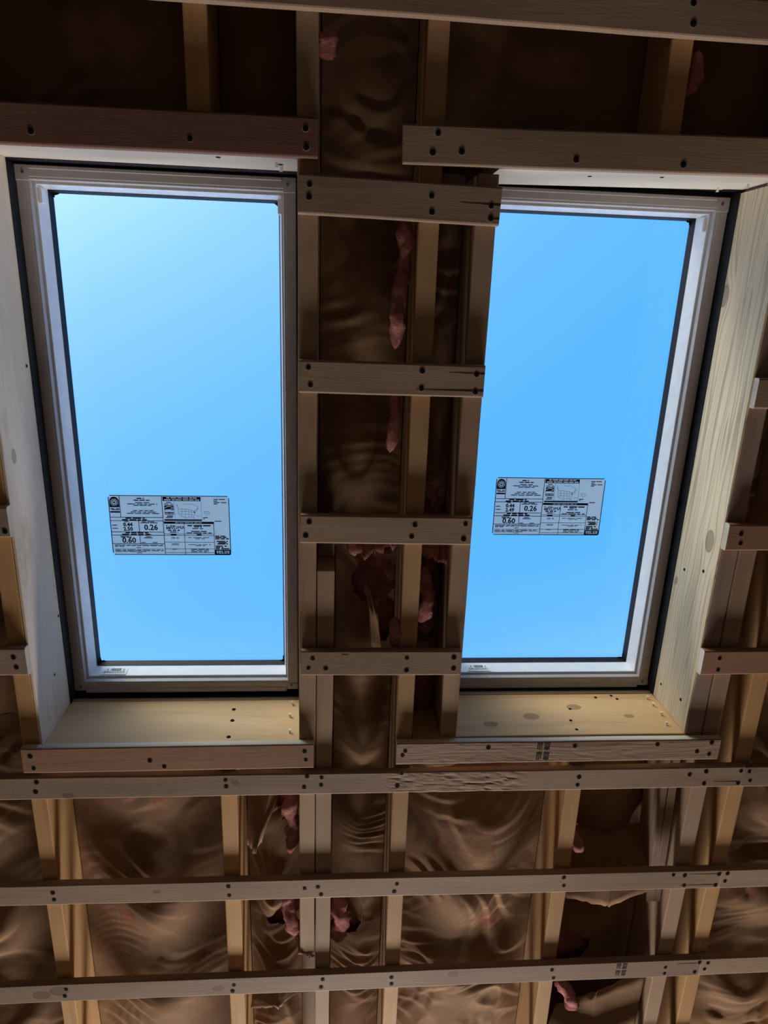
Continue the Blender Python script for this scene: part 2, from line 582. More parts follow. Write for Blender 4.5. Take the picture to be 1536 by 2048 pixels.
# roof sheathing with an opening over each light shaft
LW = (-0.655, -0.072, -0.252, 0.983)   # left shaft: u0 u1 v0 v1
RW = (0.299, 0.867, -0.261, 0.972)     # right shaft
RAF = 0.176                            # depth of rafters
bm = bmesh.new()
U0, U1, V0, V1 = -2.7, 3.1, -2.9, 4.15
d0, d1 = RAF, RAF + 0.013
for (a, b_, c, d) in ((U0, LW[0], V0, V1), (LW[1], RW[0], V0, V1), (RW[1], U1, V0, V1), (LW[0], LW[1], V0, LW[2]), (LW[0], LW[1], LW[3], V1), (RW[0], RW[1], V0, RW[2]), (RW[0], RW[1], RW[3], V1)):
    add_box(bm, a, b_, c, d, d0, d1)
tag(link('ceiling', mesh_of(bm, 'ceiling'), MAT['deck'], None, TR), 'wooden roof sheathing above the rafters', kind='structure')

# ================================================================ rafters
VT, VB = -2.75, 3.8


def rafter(label, u0, u1, v0, v1, mat, n0=0.0, n1=RAF, **kw):
    return board('rafter', label, 'rafter', ((u0 + u1) / 2, v0), ((u0 + u1) / 2, v1), u1 - u0, n0, n1, MAT[mat], group='roof rafters', bev=0.0025, **kw)


rafter('long rafter forming the pale left side of the left skylight shaft', -0.6935, -0.656, VT, VB, 'rafter')
rafter('short rafter cut off above the left skylight', -0.262, -0.222, VT, -0.290, 'rafter')
rafter('golden rafter running down from below the middle of the left skylight', -0.258, -0.219, 1.021, VB, 'rafter')
rafter('trimmer rafter along the right edge of the left skylight', -0.0715, -0.0335, VT, 1.632, 'rafter_pale')
rafter('rafter doubled beside the trimmer, starting halfway down the ladder bay', -0.0315, 0.0065, 0.553, VB, 'rafter_pale')
rafter('rafter up the middle of the dark bay between the skylights', 0.1545, 0.1935, VT, VB, 'rafter_mid')
rafter('short trimmer along the left edge of the right skylight', 0.2595, 0.299, -0.236, 0.972, 'rafter_pale')
rafter('short rafter cut off above the right skylight', 0.592, 0.632, VT, -0.297, 'rafter')
rafter('golden rafter running down from below the middle of the right skylight', 0.584, 0.624, 1.011, VB, 'rafter')
rafter('trimmer rafter along the outer edge of the right skylight', 0.8675, 0.9065, VT, 1.05, 'rafter_grey')
rafter('rafter doubled behind the trimmer right of the right skylight', 0.9085, 0.9505, 0.463, VB, 'rafter_pale')
rafter('golden rafter just right of the doubled rafter at the lower right', 1.006, 1.048, VT, VB, 'rafter')
rafter('rafter beyond the left edge of the left skylight bay', -1.10, -1.06, VT, VB, 'rafter')
rafter('rafter beyond the right edge of the right hand bay', 1.42, 1.46, VT, VB, 'rafter')
# off-cut blocks
b_ = board('wood_block', 'rough wooden block with a long split, ending below the second strap', 'block', (0.8655, 1.062), (0.8865, 1.53), 0.040, 0.030, 0.12, MAT['strap_rough'], bev=0.002)
crack(b_, -0.22, 0.004, 0.30, 0.005)
board('wood_block', 'dark recessed block above the doubled rafter in the ladder bay', 'block', (-0.0125, 0.47), (-0.0125, 0.551), 0.036, 0.085, 0.15, MAT['rafter_grey'], bev=0.002)
board('wood_block', 'dark recessed block above the doubled rafter right of the skylight', 'block', (0.9295, 0.37), (0.9295, 0.461), 0.036, 0.085, 0.15, MAT['rafter_grey'], bev=0.002)

# ---------------------------------------------------------------- headers and light shaft linings
MAT['header_left'] = wood('pale_header_wood_left', (0.90, 0.64, 0.36), (0.64, 0.40, 0.19), knots=(), stripes=0.12, random_knots=0.3)
MAT['top_header'] = wood('bleached_header_wood', (0.66, 0.62, 0.57), (0.42, 0.36, 0.29), random_knots=0.4, lines=0.2)


def header(label, u0, u1, v0, v1, mat, thick_down, wood_m):
    """Header board on edge: local x along u, local y through the depth n, local z along v (board face turned to the shaft)."""
    a = math.atan2(v1 - v0, u1 - u0)
    L = math.hypot(u1 - u0, v1 - v0)
    o = link('header_board', board_mesh(L, RAF, 0, abs(thick_down), bev=0.002, seed=len(bpy.data.objects)), wood_m, None, None)
    # local y -> n
    sgn = 1 if thick_down > 0 else -1
    X = Vector((1, 0, 0))
    Z = Vector((0, sgn, 0))
    Y = Z.cross(X)
    R = Matrix((X, Y, Z)).transposed().to_4x4()
    o.matrix_world = W((u0 + u1) / 2, (v0 + v1) / 2, RAF / 2, a) @ R
    tag(o, label, 'header board', 'headers of the light shafts')
    return o


def onface(o, u, v, n):
    return o.matrix_world.inverted() @ (TR @ Vector((u, v, n)))


bpy.context.view_layer.update()
hTL = header('pale header board at the top of the left skylight shaft', -0.6545, -0.0725, -0.2515, -0.2515, None, -0.038, MAT['top_header'])
hTR = header('pale header board at the top of the right skylight shaft', 0.3005, 0.866, -0.2475, -0.2600, None, -0.036, MAT['top_header'])
hBL = header('sunlit header board at the bottom of the left skylight shaft', -0.6545, -0.0725, 0.983, 0.983, None, 0.037, MAT['header_left'])
KB = [(0.393, 0.047, 0.011), (0.503, 0.077, 0.013), (0.626, 0.116, 0.012), (0.755, 0.074, 0.008)]
cu = (0.196 + 0.866) / 2
# local y of this header runs down -n: y = -(n - RAF/2)
MAT['header_right'] = wood('knotty_header_wood', (0.88, 0.58, 0.29), (0.50, 0.27, 0.11), knots=[(u - cu, -(n - RAF / 2), r) for (u, n, r) in KB], stripes=0.1, random_knots=0.0)
hBR = header('knotty header board at the bottom of the right skylight shaft', 0.196, 0.866, 0.9735, 0.9735, None, 0.036, MAT['header_right'])
bpy.context.view_layer.update()


def on_header(o, pts, mesh, name, label, scale=1.0, flip=True):
    for (n, u, v) in pts:
        p = onface(o, u, v, n)
        mw = Matrix.Translation((p.x, p.y, -0.0006 if name != 'nail_tip' else -0.004)) @ Matrix.Rotation(random.uniform(0, 6), 4, 'Z') @ Matrix.Scale(scale, 4)
        c = link(name, mesh, None, o, mw)
        c['label'] = label


on_header(hBL, [(0.135, -0.241, 0.983), (0.088, -0.238, 0.983), (0.023, -0.237, 0.983)], NAILS[0], 'nail_head', 'dark nail hole', 1.0)
on_header(hBL, [(0.154, -0.096, 0.983), (0.102, -0.099, 0.983), (0.037, -0.095, 0.983)], TIP, 'nail_tip', 'bright nail tip sticking out', 1.0)
on_header(hBR, [(0.107, 0.613, 0.972), (0.058, 0.598, 0.972), (0.021, 0.600, 0.972), (0.158, 0.70, 0.972), (0.166, 0.745, 0.972), (0.150, 0.755, 0.972)], NAILS[1], 'nail_head', 'dark nail hole', 0.8)
on_header(hBR, [(0.149, 0.836, 0.972), (0.119, 0.838, 0.972), (0.077, 0.841, 0.972), (0.034, 0.834, 0.972)], TIP, 'nail_tip', 'bright nail tip sticking out', 1.1)
on_header(hTL, [(0.085, -0.115, -0.25), (0.12, -0.108, -0.25)], TIP, 'nail_tip', 'bright nail tip sticking out', 1.2)
on_header(hTL, [(0.10, -0.108, -0.25), (0.06, -0.22, -0.25)], NAILS[2], 'nail_head', 'dark nail hole', 1.0)
on_header(hTR, [(0.15, 0.80, -0.26), (0.10, 0.835, -0.26), (0.05, 0.85, -0.26)], TIP, 'nail_tip', 'bright nail tip sticking out', 1.0)
on_header(hTR, [(0.06, 0.49, -0.25), (0.05, 0.63, -0.25)], NAILS[3], 'nail_head', 'dark nail hole', 0.8)

# shaft side linings (thin pale boards fixed to the trimmers)
KR = [(0.488, 0.043, 0.017), (0.631, 0.152, 0.007), (-0.047, 0.160, 0.015)]
cv = (RW[2] + RW[3]) / 2
MAT['lining_right'] = wood('striped_lining_wood', (0.88, 0.76, 0.55), (0.42, 0.33, 0.22), knots=[(v - cv, n - RAF / 2, r) for (v, n, r) in KR], stripes=0.75, random_knots=0.0, lines=0.15)
MAT['lining_left'] = wood('weathered_lining_wood', (0.88, 0.76, 0.63), (0.62, 0.50, 0.38), knots=[(0.321 - 0.365, RAF / 2 - 0.043, 0.010)], random_knots=0.15, lines=0.2, stain=(0.60, 0.48, 0.33))


def lining(label, u, v0, v1, face, mat, th=0.0065):
    L = v1 - v0
    o = link('shaft_lining', board_mesh(L, RAF, 0, th, bev=0.001, seed=len(bpy.data.objects)), mat, None, None)
    X = Vector((0, 1, 0))
    Z = Vector((-face, 0, 0))
    Y = Z.cross(X)
    o.matrix_world = W(u, (v0 + v1) / 2, RAF / 2) @ Matrix((X, Y, Z)).transposed().to_4x4()
    tag(o, label, 'lining board', 'side boards of the light shafts')
    return o


LL = lining('whitish weathered board lining the left side of the left skylight shaft', -0.6555 + 0.006, LW[2] + 0.001, LW[3] - 0.001, 1, MAT['lining_left'], 0.006)
LR = lining('striped pale board with knots lining the right side of the right skylight shaft', 0.867 - 0.006, RW[2] + 0.008, RW[3] - 0.001, -1, MAT['lining_right'], 0.006)
bpy.context.view_layer.update()
for (n, v, s) in ((0.124, 0.594, 0.75), (0.045, 0.566, 0.8), (0.137, 0.921, 0.7), (0.039, 0.904, 0.8)):
    p = onface(LR, 0.861, v, n)
    link('nail_head', NAILS[1], None, LR, Matrix.Translation((p.x, p.y, -0.0006)) @ Matrix.Scale(s, 4))['label'] = 'dark nail hole'
for (n, v, s) in ((0.158, 0.736, 0.7), (0.10, 0.86, 0.6), (0.15, 0.15, 0.7)):
    p = onface(LL, -0.65, v, n)
    link('nail_head', NAILS[2], None, LL, Matrix.Translation((p.x, p.y, -0.0006)) @ Matrix.Scale(s, 4))['label'] = 'dark nail hole'

# ================================================================ strapping boards (19 mm thick, nailed under the rafters)
ND = {
 'S_top': [(0.611, -0.516), (0.616, -0.486)],
 'SL_top': [(-0.522, -0.263), (-0.255, -0.264), (-0.055, -0.29), (-0.054, -0.261)],
 'SR_top': [(0.179, -0.294), (0.171, -0.263), (0.223, -0.267), (0.434, -0.264), (0.636, -0.265)],
 'R1': [(-0.048, -0.201), (-0.049, -0.181), (0.173, -0.192), (0.175, -0.165), (0.284, -0.18), (0.285, -0.159)],
 'R2': [(-0.05, 0.121), (-0.046, 0.154), (0.172, 0.121), (0.172, 0.155), (0.28, 0.125), (0.28, 0.159)],
 'R3': [(-0.048, 0.435), (-0.055, 0.465), (0.173, 0.439), (0.167, 0.465), (0.28, 0.436), (0.278, 0.469)],
 'R4': [(-0.04, 0.753), (-0.049, 0.777), (-0.011, 0.778), (0.17, 0.753), (0.17, 0.784), (0.276, 0.752), (0.277, 0.78)],
 'SL_bot': [(-0.671, 0.997), (-0.667, 1.029), (-0.409, 1.013), (-0.378, 1.03), (-0.058, 0.995), (-0.055, 1.018)],
 'SR_bot': [(0.177, 0.998), (0.171, 1.01), (0.374, 0.992), (0.584, 0.991), (0.788, 0.99), (0.924, 0.987), (0.891, 1.012), (0.923, 1.02)],
 'S1': [(-0.665, 1.067), (-0.67, 1.093), (-0.241, 1.07), (-0.24, 1.088), (-0.052, 1.064), (-0.059, 1.094), (-0.018, 1.068), (-0.019, 1.089), (0.171, 1.06), (0.162, 1.096), (0.605, 1.08), (0.604, 1.103), (0.884, 1.079), (0.925, 1.071), (0.926, 1.106), (1.015, 1.071), (1.014, 1.107)],
 'S1b': [(1.037, 1.073), (1.044, 1.1)],
 'S2': [(-0.664, 1.387), (-0.663, 1.408), (-0.245, 1.384), (-0.244, 1.412), (-0.058, 1.397), (-0.025, 1.394), (-0.017, 1.418), (0.173, 1.392), (0.167, 1.416), (0.603, 1.388), (0.606, 1.414), (0.895, 1.39), (0.926, 1.393), (0.93, 1.426), (1.019, 1.392), (1.016, 1.428)],
 'S2b': [(1.042, 1.391), (1.04, 1.416)],
 'S3': [(-0.665, 1.701), (-0.67, 1.724), (-0.242, 1.71), (-0.246, 1.731), (-0.011, 1.703), (-0.015, 1.73), (0.171, 1.706), (0.172, 1.729), (0.607, 1.703), (0.614, 1.732), (0.926, 1.711), (0.927, 1.733), (1.021, 1.698), (1.013, 1.732)],
 'S3b': [(1.046, 1.701), (1.04, 1.723)],
}
ST = 0.019


for nm_, kn_ in (('strap_one', [(-0.46, 0.02, 0.008), (-0.08, -0.008, 0.006)]), ('strap_two', [(-0.282, -0.004, 0.006)]), ('strap_three', [(-0.545, -0.008, 0.015), (-0.59, 0.004, 0.014), (-0.145, 0.006, 0.010), (0.475, -0.012, 0.009)])):
    MAT[nm_] = wood(nm_ + '_wood', (0.41, 0.303, 0.24), (0.27, 0.182, 0.132), knots=kn_, random_knots=0.25)


def strap(label, p0, p1, wid, mat, nails=(), group='strapping boards under the rafters', **kw):
    kw.setdefault('pale', 1)
    return board('strapping_board', label, 'board', p0, p1, wid, -ST, -0.0003, MAT[mat], nails, group, bev=0.0035, **kw)


strap('pale strapping board across the very top of the view', (-1.2, -0.5045), (1.75, -0.495), 0.063, 'strap', ND['S_top'])
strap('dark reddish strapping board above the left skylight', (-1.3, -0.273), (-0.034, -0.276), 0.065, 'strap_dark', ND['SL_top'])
strap('grey brown strapping board above the right skylight', (0.117, -0.2745), (1.75, -0.300), 0.065, 'strap', ND['SR_top'])
r1 = strap('topmost of the four short rungs between the skylights', (-0.0685, -0.186), (0.3015, -0.179), 0.066, 'strap', ND['R1'], 'rungs of the ladder bay')
r2 = strap('second short rung between the skylights, cracked at its right end', (-0.068, 0.1385), (0.2965, 0.1395), 0.063, 'strap', ND['R2'], 'rungs of the ladder bay')
r3 = strap('third short rung between the skylights, level with the rating stickers', (-0.0655, 0.451), (0.2935, 0.453), 0.063, 'strap', ND['R3'], 'rungs of the ladder bay')
r4 = strap('lowest of the four short rungs between the skylights', (-0.065, 0.7655), (0.293, 0.767), 0.062, 'strap', ND['R4'], 'rungs of the ladder bay')
crack(r1, 0.185, -0.003, -0.075, 0.003)
crack(r1, 0.185, 0.021, -0.02, 0.003)
crack(r2, 0.182, -0.016, -0.072, 0.003)
crack(r2, 0.182, 0.018, -0.135, 0.004)
crack(r4, -0.09, -0.022, 0.016, 0.002)
sbl = strap('brown strapping board under the left skylight', (-0.690, 1.010), (-0.037, 1.008), 0.067, 'strap_red', ND['SL_bot'], pale=2)
sbr = strap('rough sawn strapping board with a black stamp under the right skylight', (0.1565, 1.0065), (0.947, 1.0065), 0.060, 'strap_rough', ND['SR_bot'], rough=(-0.38, 0.25, 0.0010), segs=160, pale=2)
s1 = strap('strapping board with a torn rough patch, first full board below the skylights', (-1.3, 1.0835), (1.0215, 1.0885), 0.061, 'strap_one', ND['S1'], rough=(0.26, 0.62, 0.0026), segs=260)
strap('strapping board continuing the first full board at the right', (1.0235, 1.0890), (1.8, 1.0905), 0.061, 'strap', ND['S1b'])
s2 = strap('second full strapping board below the skylights', (-1.3, 1.390), (1.0245, 1.4085), 0.062, 'strap_two', ND['S2'])
strap('strapping board continuing the second full board at the right', (1.0265, 1.4085), (1.8, 1.411), 0.062, 'strap', ND['S2b'])
s3 = strap('lowest full strapping board with a black stamp near its right end', (-1.3, 1.7135), (1.0245, 1.7155), 0.062, 'strap_three', ND['S3'])
strap('strapping board continuing the lowest full board at the right', (1.0265, 1.7155), (1.8, 1.715), 0.062, 'strap', ND['S3b'])
strap('strapping board beyond the bottom of the view', (-1.3, 2.035), (1.8, 2.035), 0.063, 'strap')
crack(s2, 1.15, -0.018, -0.075, 0.002)
crack(s2, 1.15, 0.018, -0.095, 0.002)
crack(s3, 1.15, -0.016, -0.055, 0.002)
crack(s1, 1.15, 0.013, -0.06, 0.002)
strap('board end stub at the left edge, level with the rating stickers', (-1.3, 0.444), (-0.648, 0.443), 0.065, 'strap', [(-0.657, 0.462)], 'strap ends beside the shafts')
strap('board end stub at the left edge beside the lower shaft wall', (-1.3, 0.761), (-0.651, 0.759), 0.066, 'strap', [(-0.676, 0.747), (-0.673, 0.771)], 'strap ends beside the shafts')
strap('board end stub high on the right edge beside the striped lining', (0.8635, 0.148), (1.75, 0.146), 0.062, 'strap', [], 'strap ends beside the shafts')
strap('board end stub with two nails, middle of the three at the right edge', (0.8615, 0.461), (1.75, 0.459), 0.061, 'strap_red', [(0.891, 0.452), (0.894, 0.474)], 'strap ends beside the shafts')
strap('lowest board end stub at the right edge beside the shaft corner', (0.861, 0.770), (1.75, 0.768), 0.063, 'strap_red', [(0.9, 0.758), (0.902, 0.788)], 'strap ends beside the shafts')


def stamp(o, x, y, sx, sy, seed):
    """Smudged ink grade stamp: two rows by two columns of short strokes."""
    rng = random.Random(seed)
    bm = bmesh.new()
    for cx in (0, 1):
        for cy in range(2):
            bx, by = x + cx * sx * 0.5, y + cy * sy * 0.5
            w_, h_ = sx * 0.38, sy * 0.4
            add_box(bm, bx, bx + w_, by, by + h_ * 0.2, -0.0005, 0.001)
            for k in range(3):
                xx = bx + w_ * (k + 0.15) / 3
                add_box(bm, xx, xx + w_ * 0.2, by + h_ * 0.3, by + h_ * rng.uniform(0.75, 1), -0.0005, 0.001)
            if cx:
                add_box(bm, bx, bx + w_ * 0.9, by + h_ * 0.6, by + h_ * 0.85, -0.0005, 0.001)
    s = link('ink_stamp', mesh_of(bm, 'ink_stamp'), MAT['ink'], o)
    s['label'] = 'smudged black ink stamp'


stamp(sbr, 0.492 - 0.552, -0.026, 0.036, 0.056, 3)
stamp(s3, 0.786 + 0.138, -0.024, 0.034, 0.050, 4)


# ================================================================ the two roof windows
def side_member(sec, side, closed=True):
    """A mitred member: SEC is a list of (hx, hy, z) rectangles; side 0 head (-y), 1 right, 2 sill (+y), 3 left."""
    s = [((-1, -1), (1, -1)), ((1, -1), (1, 1)), ((1, 1), (-1, 1)), ((-1, 1), (-1, -1))][side]
    bm = bmesh.new()
    A, B = [], []
    for (hx, hy, z) in sec:
        A.append(bm.verts.new((s[0][0] * hx, s[0][1] * hy, z)))
        B.append(bm.verts.new((s[1][0] * hx, s[1][1] * hy, z)))
    n = len(sec)
    for i in range(n if closed else n - 1):
        j = (i + 1) % n
        bm.faces.new((A[i], A[j], B[j], B[i]))
    if closed:
        bm.faces.new(A[::-1])
        bm.faces.new(B)
    bmesh.ops.recalc_face_normals(bm, faces=bm.faces)
    return mesh_of(bm, 'member')


def box_part(name, parent, mat, *a, label=None):
    bm = bmesh.new()
    add_box(bm, *a)
    bmesh.ops.bevel(bm, geom=list(bm.edges), offset=0.0012, segments=1, affect='EDGES')
    o = link(name, mesh_of(bm, name), mat, parent)
    if label:
        o['label'] = label
    return o


def text_mesh(body, size, bold=0.0, align='CENTER'):
    cu_ = bpy.data.curves.new('t', 'FONT')
    cu_.body = body
    cu_.size = size
    cu_.align_x = align
    cu_.align_y = 'CENTER'
    cu_.offset = bold
    cu_.resolution_u = 2
    o = bpy.data.objects.new('t', cu_)
    COL.objects.link(o)
    C.view_layer.update()
    me = bpy.data.meshes.new_from_object(o.evaluated_get(C.evaluated_depsgraph_get()))
    bpy.data.objects.remove(o)
    bpy.data.curves.remove(cu_)
    return me


def add_text(bm, body, x, y, size, z, bold=0.0, sx=1.0):
    """Text read from the room: +x right, +y down, facing -z."""
    me = text_mesh(body, size, bold)
    n0 = len(bm.verts)
    bm.from_mesh(me)
    bm.verts.ensure_lookup_table()
    for v in bm.verts[n0:]:
        v.co = Vector((x + v.co.x * sx, y - v.co.y, z))
    bpy.data.meshes.remove(me)


def flat(bm, x0, x1, y0, y1, z):
    bm.faces.new([bm.verts.new(p) for p in ((x0, y0, z), (x0, y1, z), (x1, y1, z), (x1, y0, z))])


def seg(bm, a, b_, wd, z):
    d = Vector((b_[0] - a[0], b_[1] - a[1]))
    if d.length < 1e-6:
        return
    p = Vector((-d.y, d.x)).normalized() * wd / 2
    bm.faces.new([bm.verts.new((q[0], q[1], z)) for q in ((a[0] + p.x, a[1] + p.y), (a[0] - p.x, a[1] - p.y), (b_[0] - p.x, b_[1] - p.y), (b_[0] + p.x, b_[1] + p.y))])


def cut_block(bm, outer, holes, text, z):
    """A printed dark block whose letters and emblem lines are left unprinted."""
    cu_ = bpy.data.curves.new('t', 'FONT')
    cu_.body = text[0] if text else ' '
    cu_.size = text[3] if text else 0.01
    cu_.align_x = 'CENTER'
    cu_.align_y = 'CENTER'
    cu_.offset = text[4] if text else 0
    cu_.space_character = 1.12
    o = bpy.data.objects.new('t', cu_)
    COL.objects.link(o)
    C.view_layer.update()
    crv = o.to_curve(C.evaluated_depsgraph_get())
    crv = crv.copy()
    ox, oy, sx = (text[1], text[2], text[5]) if text else (0, 0, 1)
    crv.dimensions = '2D'
    crv.fill_mode = 'BOTH'
    crv.resolution_u = 2
    for pts in [outer] + holes:
        sp = crv.splines.new('POLY')
        sp.points.add(len(pts) - 1)
        for q, (x, y) in zip(sp.points, pts):
            q.co = ((x - ox) / sx, -(y - oy), 0, 1)
        sp.use_cyclic_u = True
    o2 = bpy.data.objects.new('t2', crv)
    COL.objects.link(o2)
    C.view_layer.update()
    me = bpy.data.meshes.new_from_object(o2.evaluated_get(C.evaluated_depsgraph_get()))
    n0 = len(bm.verts)
    bm.from_mesh(me)
    bm.verts.ensure_lookup_table()
    for v in bm.verts[n0:]:
        v.co = Vector((ox + v.co.x * sx, oy - v.co.y, z))
    bpy.data.objects.remove(o2)
    bpy.data.objects.remove(o)
    bpy.data.meshes.remove(me)
    bpy.data.curves.remove(crv)
    bpy.data.curves.remove(cu_)


def words_row(bm, x0, x1, y, h, z, seed, dens=0.86):
    """One line of print too small to read: word-length strokes."""
    rng = random.Random(seed)
    x = x0
    while x < x1:
        l = rng.uniform(0.008, 0.022)
        e = min(x1, x + l)
        flat(bm, x, e, y - h / 2, y + h / 2, z)
        x = e + rng.uniform(0.002, 0.004)


def roof_window(idx, label, uc, vc, side):
    root = bpy.data.objects.new('window_%d' % idx, None)
    COL.objects.link(root)
    root.matrix_world = W(uc, vc, 0.200)
    tag(root, label, 'skylight', kind='structure')
    n = lambda x: x - 0.200
    # outer frame: lower face, bright inner bevel, groove
    fr = [(0.283, 0.6065, n(.300)), (0.283, 0.6065, n(.203)), (0.2815, 0.605, n(.200)), (0.262, 0.5855, n(.200)), (0.2605, 0.584, n(.2013)), (0.2565, 0.5803, n(.2013)),
          (0.2545, 0.5783, n(.2125)), (0.2605, 0.584, n(.2135)), (0.2605, 0.584, n(.230)), (0.272, 0.60, n(.300))]
    fr = [(a, b + 0.0, z) for a, b, z in fr]
    nm = ('frame_head', 'frame_side', 'frame_sill', 'frame_side')
    for s in range(4):
        link(nm[s], side_member(fr, s), MAT['vinyl_shaded'], root)
    sa = [(0.2600, 0.5835, n(.218)), (0.2503, 0.5735, n(.2178)), (0.2496, 0.5728, n(.2195)), (0.2447, 0.5702, n(.2602)), (0.2443, 0.5698, n(.2610)), (0.2443, 0.5698, n(.2780)), (0.2600, 0.5835, n(.2780))]
    nm = ('sash_head', 'sash_side', 'sash_sill', 'sash_side')
    sash = []
    for s in range(4):
        sash.append(link(nm[s], side_member(sa, s), MAT['vinyl'], root))
    # black glazing gasket with smeared sealant in its corners
    bm = bmesh.new()
    gk = [(0.2442, 0.5697, n(.2614)), (0.2436, 0.5690, n(.2614)), (0.2400, 0.5650, n(.2795)), (0.2402, 0.5652, n(.2806)), (0.2480, 0.5756, n(.2970)), (0.2595, 0.5830, n(.2970)), (0.2595, 0.5830, n(.2785)), (0.2442, 0.5697, n(.2785))]
    for s in range(4):
        me = side_member(gk, s)
        bm.from_mesh(me)
        bpy.data.meshes.remove(me)
    rng = random.Random(idx * 5)
    for sx in (-1, 1):
        for sy in (-1, 1):
            k = 7
            pts = [(0.2415, 0.5665)]
            for i in range(k + 1):
                t = i / k
                rr = 0.011 * (0.55 + 0.9 * abs(2 * t - 1) ** 1.3) * rng.uniform(0.75, 1.25)
                a_ = t * math.pi / 2
                pts.append((0.2415 - rr * math.cos(a_), 0.5665 - rr * math.sin(a_)))
            vs = [bm.verts.new((sx * x, sy * y, n(.2774))) for x, y in pts]
            bm.faces.new(vs)
    link('glazing_gasket', mesh_of(bm, 'glazing_gasket'), MAT['black'], root)['label'] = 'black gasket around the glass'
    bm = bmesh.new()
    add_box(bm, -0.2480, 0.2480, -0.5740, 0.5740, n(.2800), n(.2840))
    link('glass_pane', mesh_of(bm, 'glass_pane'), MAT['glass'], root)
    # black underlay collar lining the opening outside the frame
    ou = LW if idx == 1 else RW
    bm = bmesh.new()
    x0, x1, y0, y1 = ou[0] - uc + 0.0065, ou[1] - uc - 0.001, ou[2] - vc + 0.001, ou[3] - vc - 0.001
    if idx == 2:
        x0, x1 = ou[0] - uc + 0.001, ou[1] - uc - 0.0065
    e = 0.001
    for (a, b, c, d) in ((x0, x0 + e, y0, y1), (x1 - e, x1, y0, y1), (x0, x1, y0, y0 + e), (x0, x1, y1 - e, y1)):
        add_box(bm, a, b, c, d, n(.1900) if c > 0.3 else n(.1660), n(.2095))
    fx, fy = 0.2825, 0.606
    for (a, b, c, d) in ((x0 - .09, -fx, y0 - .09, y1 + .09), (fx, x1 + .09, y0 - .09, y1 + .09), (-fx, fx, y0 - .09, -fy), (-fx, fx, fy, y1 + .09)):
        add_box(bm, min(a, b), max(a, b), min(c, d), max(c, d), n(.2100), n(.2130))
    link('underlay_collar', mesh_of(bm, 'underlay_collar'), MAT['black'], root)['label'] = 'black membrane in the gap around the frame'
    # corner caps with a screw, raised strips on head and sill
    for sx in (-1, 1):
        for sy in (-1, 1):
            a, b = sorted((sx * 0.2828, sx * 0.2555))
            c, d = sorted((sy * 0.6063, sy * 0.5765)) if sy < 0 else sorted((sy * 0.6045, sy * 0.588))
            if sx * sy != 2:
                cap = box_part('corner_cap', root, MAT['vinyl_shaded'], a, b, c, d, n(.1975), n(.2004))
                bm = bmesh.new()
                bmesh.ops.create_cone(bm, cap_ends=True, segments=10, radius1=0.0030, radius2=0.0036, depth=0.0016)
                link('screw', mesh_of(bm, 'screw'), MAT['screw'], cap, Matrix.Translation((sx * 0.266, sy * 0.5925, n(.1972))))
    box_part('head_strip', root, MAT['vinyl_shaded'], -0.2535, 0.2535, -0.6058, -0.5985, n(.1955), n(.2004))
    box_part('sill_strip', root, MAT['vinyl_shaded'], -0.2535, 0.2535, 0.5985, 0.6105, n(.1975), n(.2004))
    # small clips inside the upper corners
    for sx in (-1, 1):
        bm = bmesh.new()
        xa, xb = sorted((sx * 0.2500, sx * 0.2425))
        add_box(bm, xa, xb, -0.568, -0.538, n(.2215), n(.2450))
        bmesh.ops.bevel(bm, geom=list(bm.edges), offset=0.0015, segments=2, affect='EDGES')
        link('corner_clip', mesh_of(bm, 'corner_clip'), MAT['vinyl'], root)['label'] = 'small white corner clip'
    # maker's sticker on the bottom sash
    y = 0.5722
    x0, x1 = side
    bm = bmesh.new()
    zz0, zz1 = n(.2205), n(.2500)
    ya, yb = 0.5712, 0.5700
    bm.faces.new([bm.verts.new(p) for p in ((x0, ya, zz0), (x1, ya, zz0), (x1, yb, zz1), (x0, yb, zz1))])
    r = bmesh.ops.extrude_face_region(bm, geom=list(bm.faces))
    for v in r['geom']:
        if isinstance(v, bmesh.types.BMVert):
            v.co.y += 0.0004
    bmesh.ops.recalc_face_normals(bm, faces=bm.faces)
    ms = link('maker_sticker', mesh_of(bm, 'maker_sticker'), MAT['maker'], root)
    ms['label'] = 'small white sticker with black lettering'
    bm = bmesh.new()

    def S(x, t, d=0.0004):
        return ((x0 + (x1 - x0) * x), ya + (yb - ya) * t - d, zz0 + (zz1 - zz0) * t)

    def bar(xa, xb, ta, tb):
        bm.faces.new([bm.verts.new(p) for p in (S(xa, ta), S(xb, ta), S(xb, tb), S(xa, tb))])
    bar(.33, .72, .60, .68)
    bar(.33, .72, .86, .92)
    bar(.33, .345, .6, .92)
    bar(.705, .72, .6, .92)
    bar(.17, .20, .6, .88)
    bar(.83, .86, .6, .88)
    for rrow, (ta, tb) in enumerate(((.40, .48), (.22, .30))):
        x = .08
        while x < .9:
            l = rng.uniform(.04, .1)
            bar(x, min(.92, x + l), ta, tb)
            x += l + .03
    me = text_mesh('VELUX', 0.0085, 0.0001)
    n0 = len(bm.verts)
    bm.from_mesh(me)
    bpy.data.meshes.remove(me)
    bm.verts.ensure_lookup_table()
    for v in bm.verts[n0:]:
        p = S(.525 + v.co.x / (x1 - x0), .77 + v.co.y / (zz1 - zz0))
        v.co = Vector(p)
    link('sticker_print', mesh_of(bm, 'sticker_print'), MAT['print'], ms)
    return root


roof_window(1, 'left skylight in its own shaft, clear glass in a white frame against pale blue sky', -0.3668, 0.3610, (-0.222, -0.160))
roof_window(2, 'right skylight in its own shaft, clear glass in a white frame against deeper blue sky', 0.5755, 0.3575, (-0.208, -0.148))


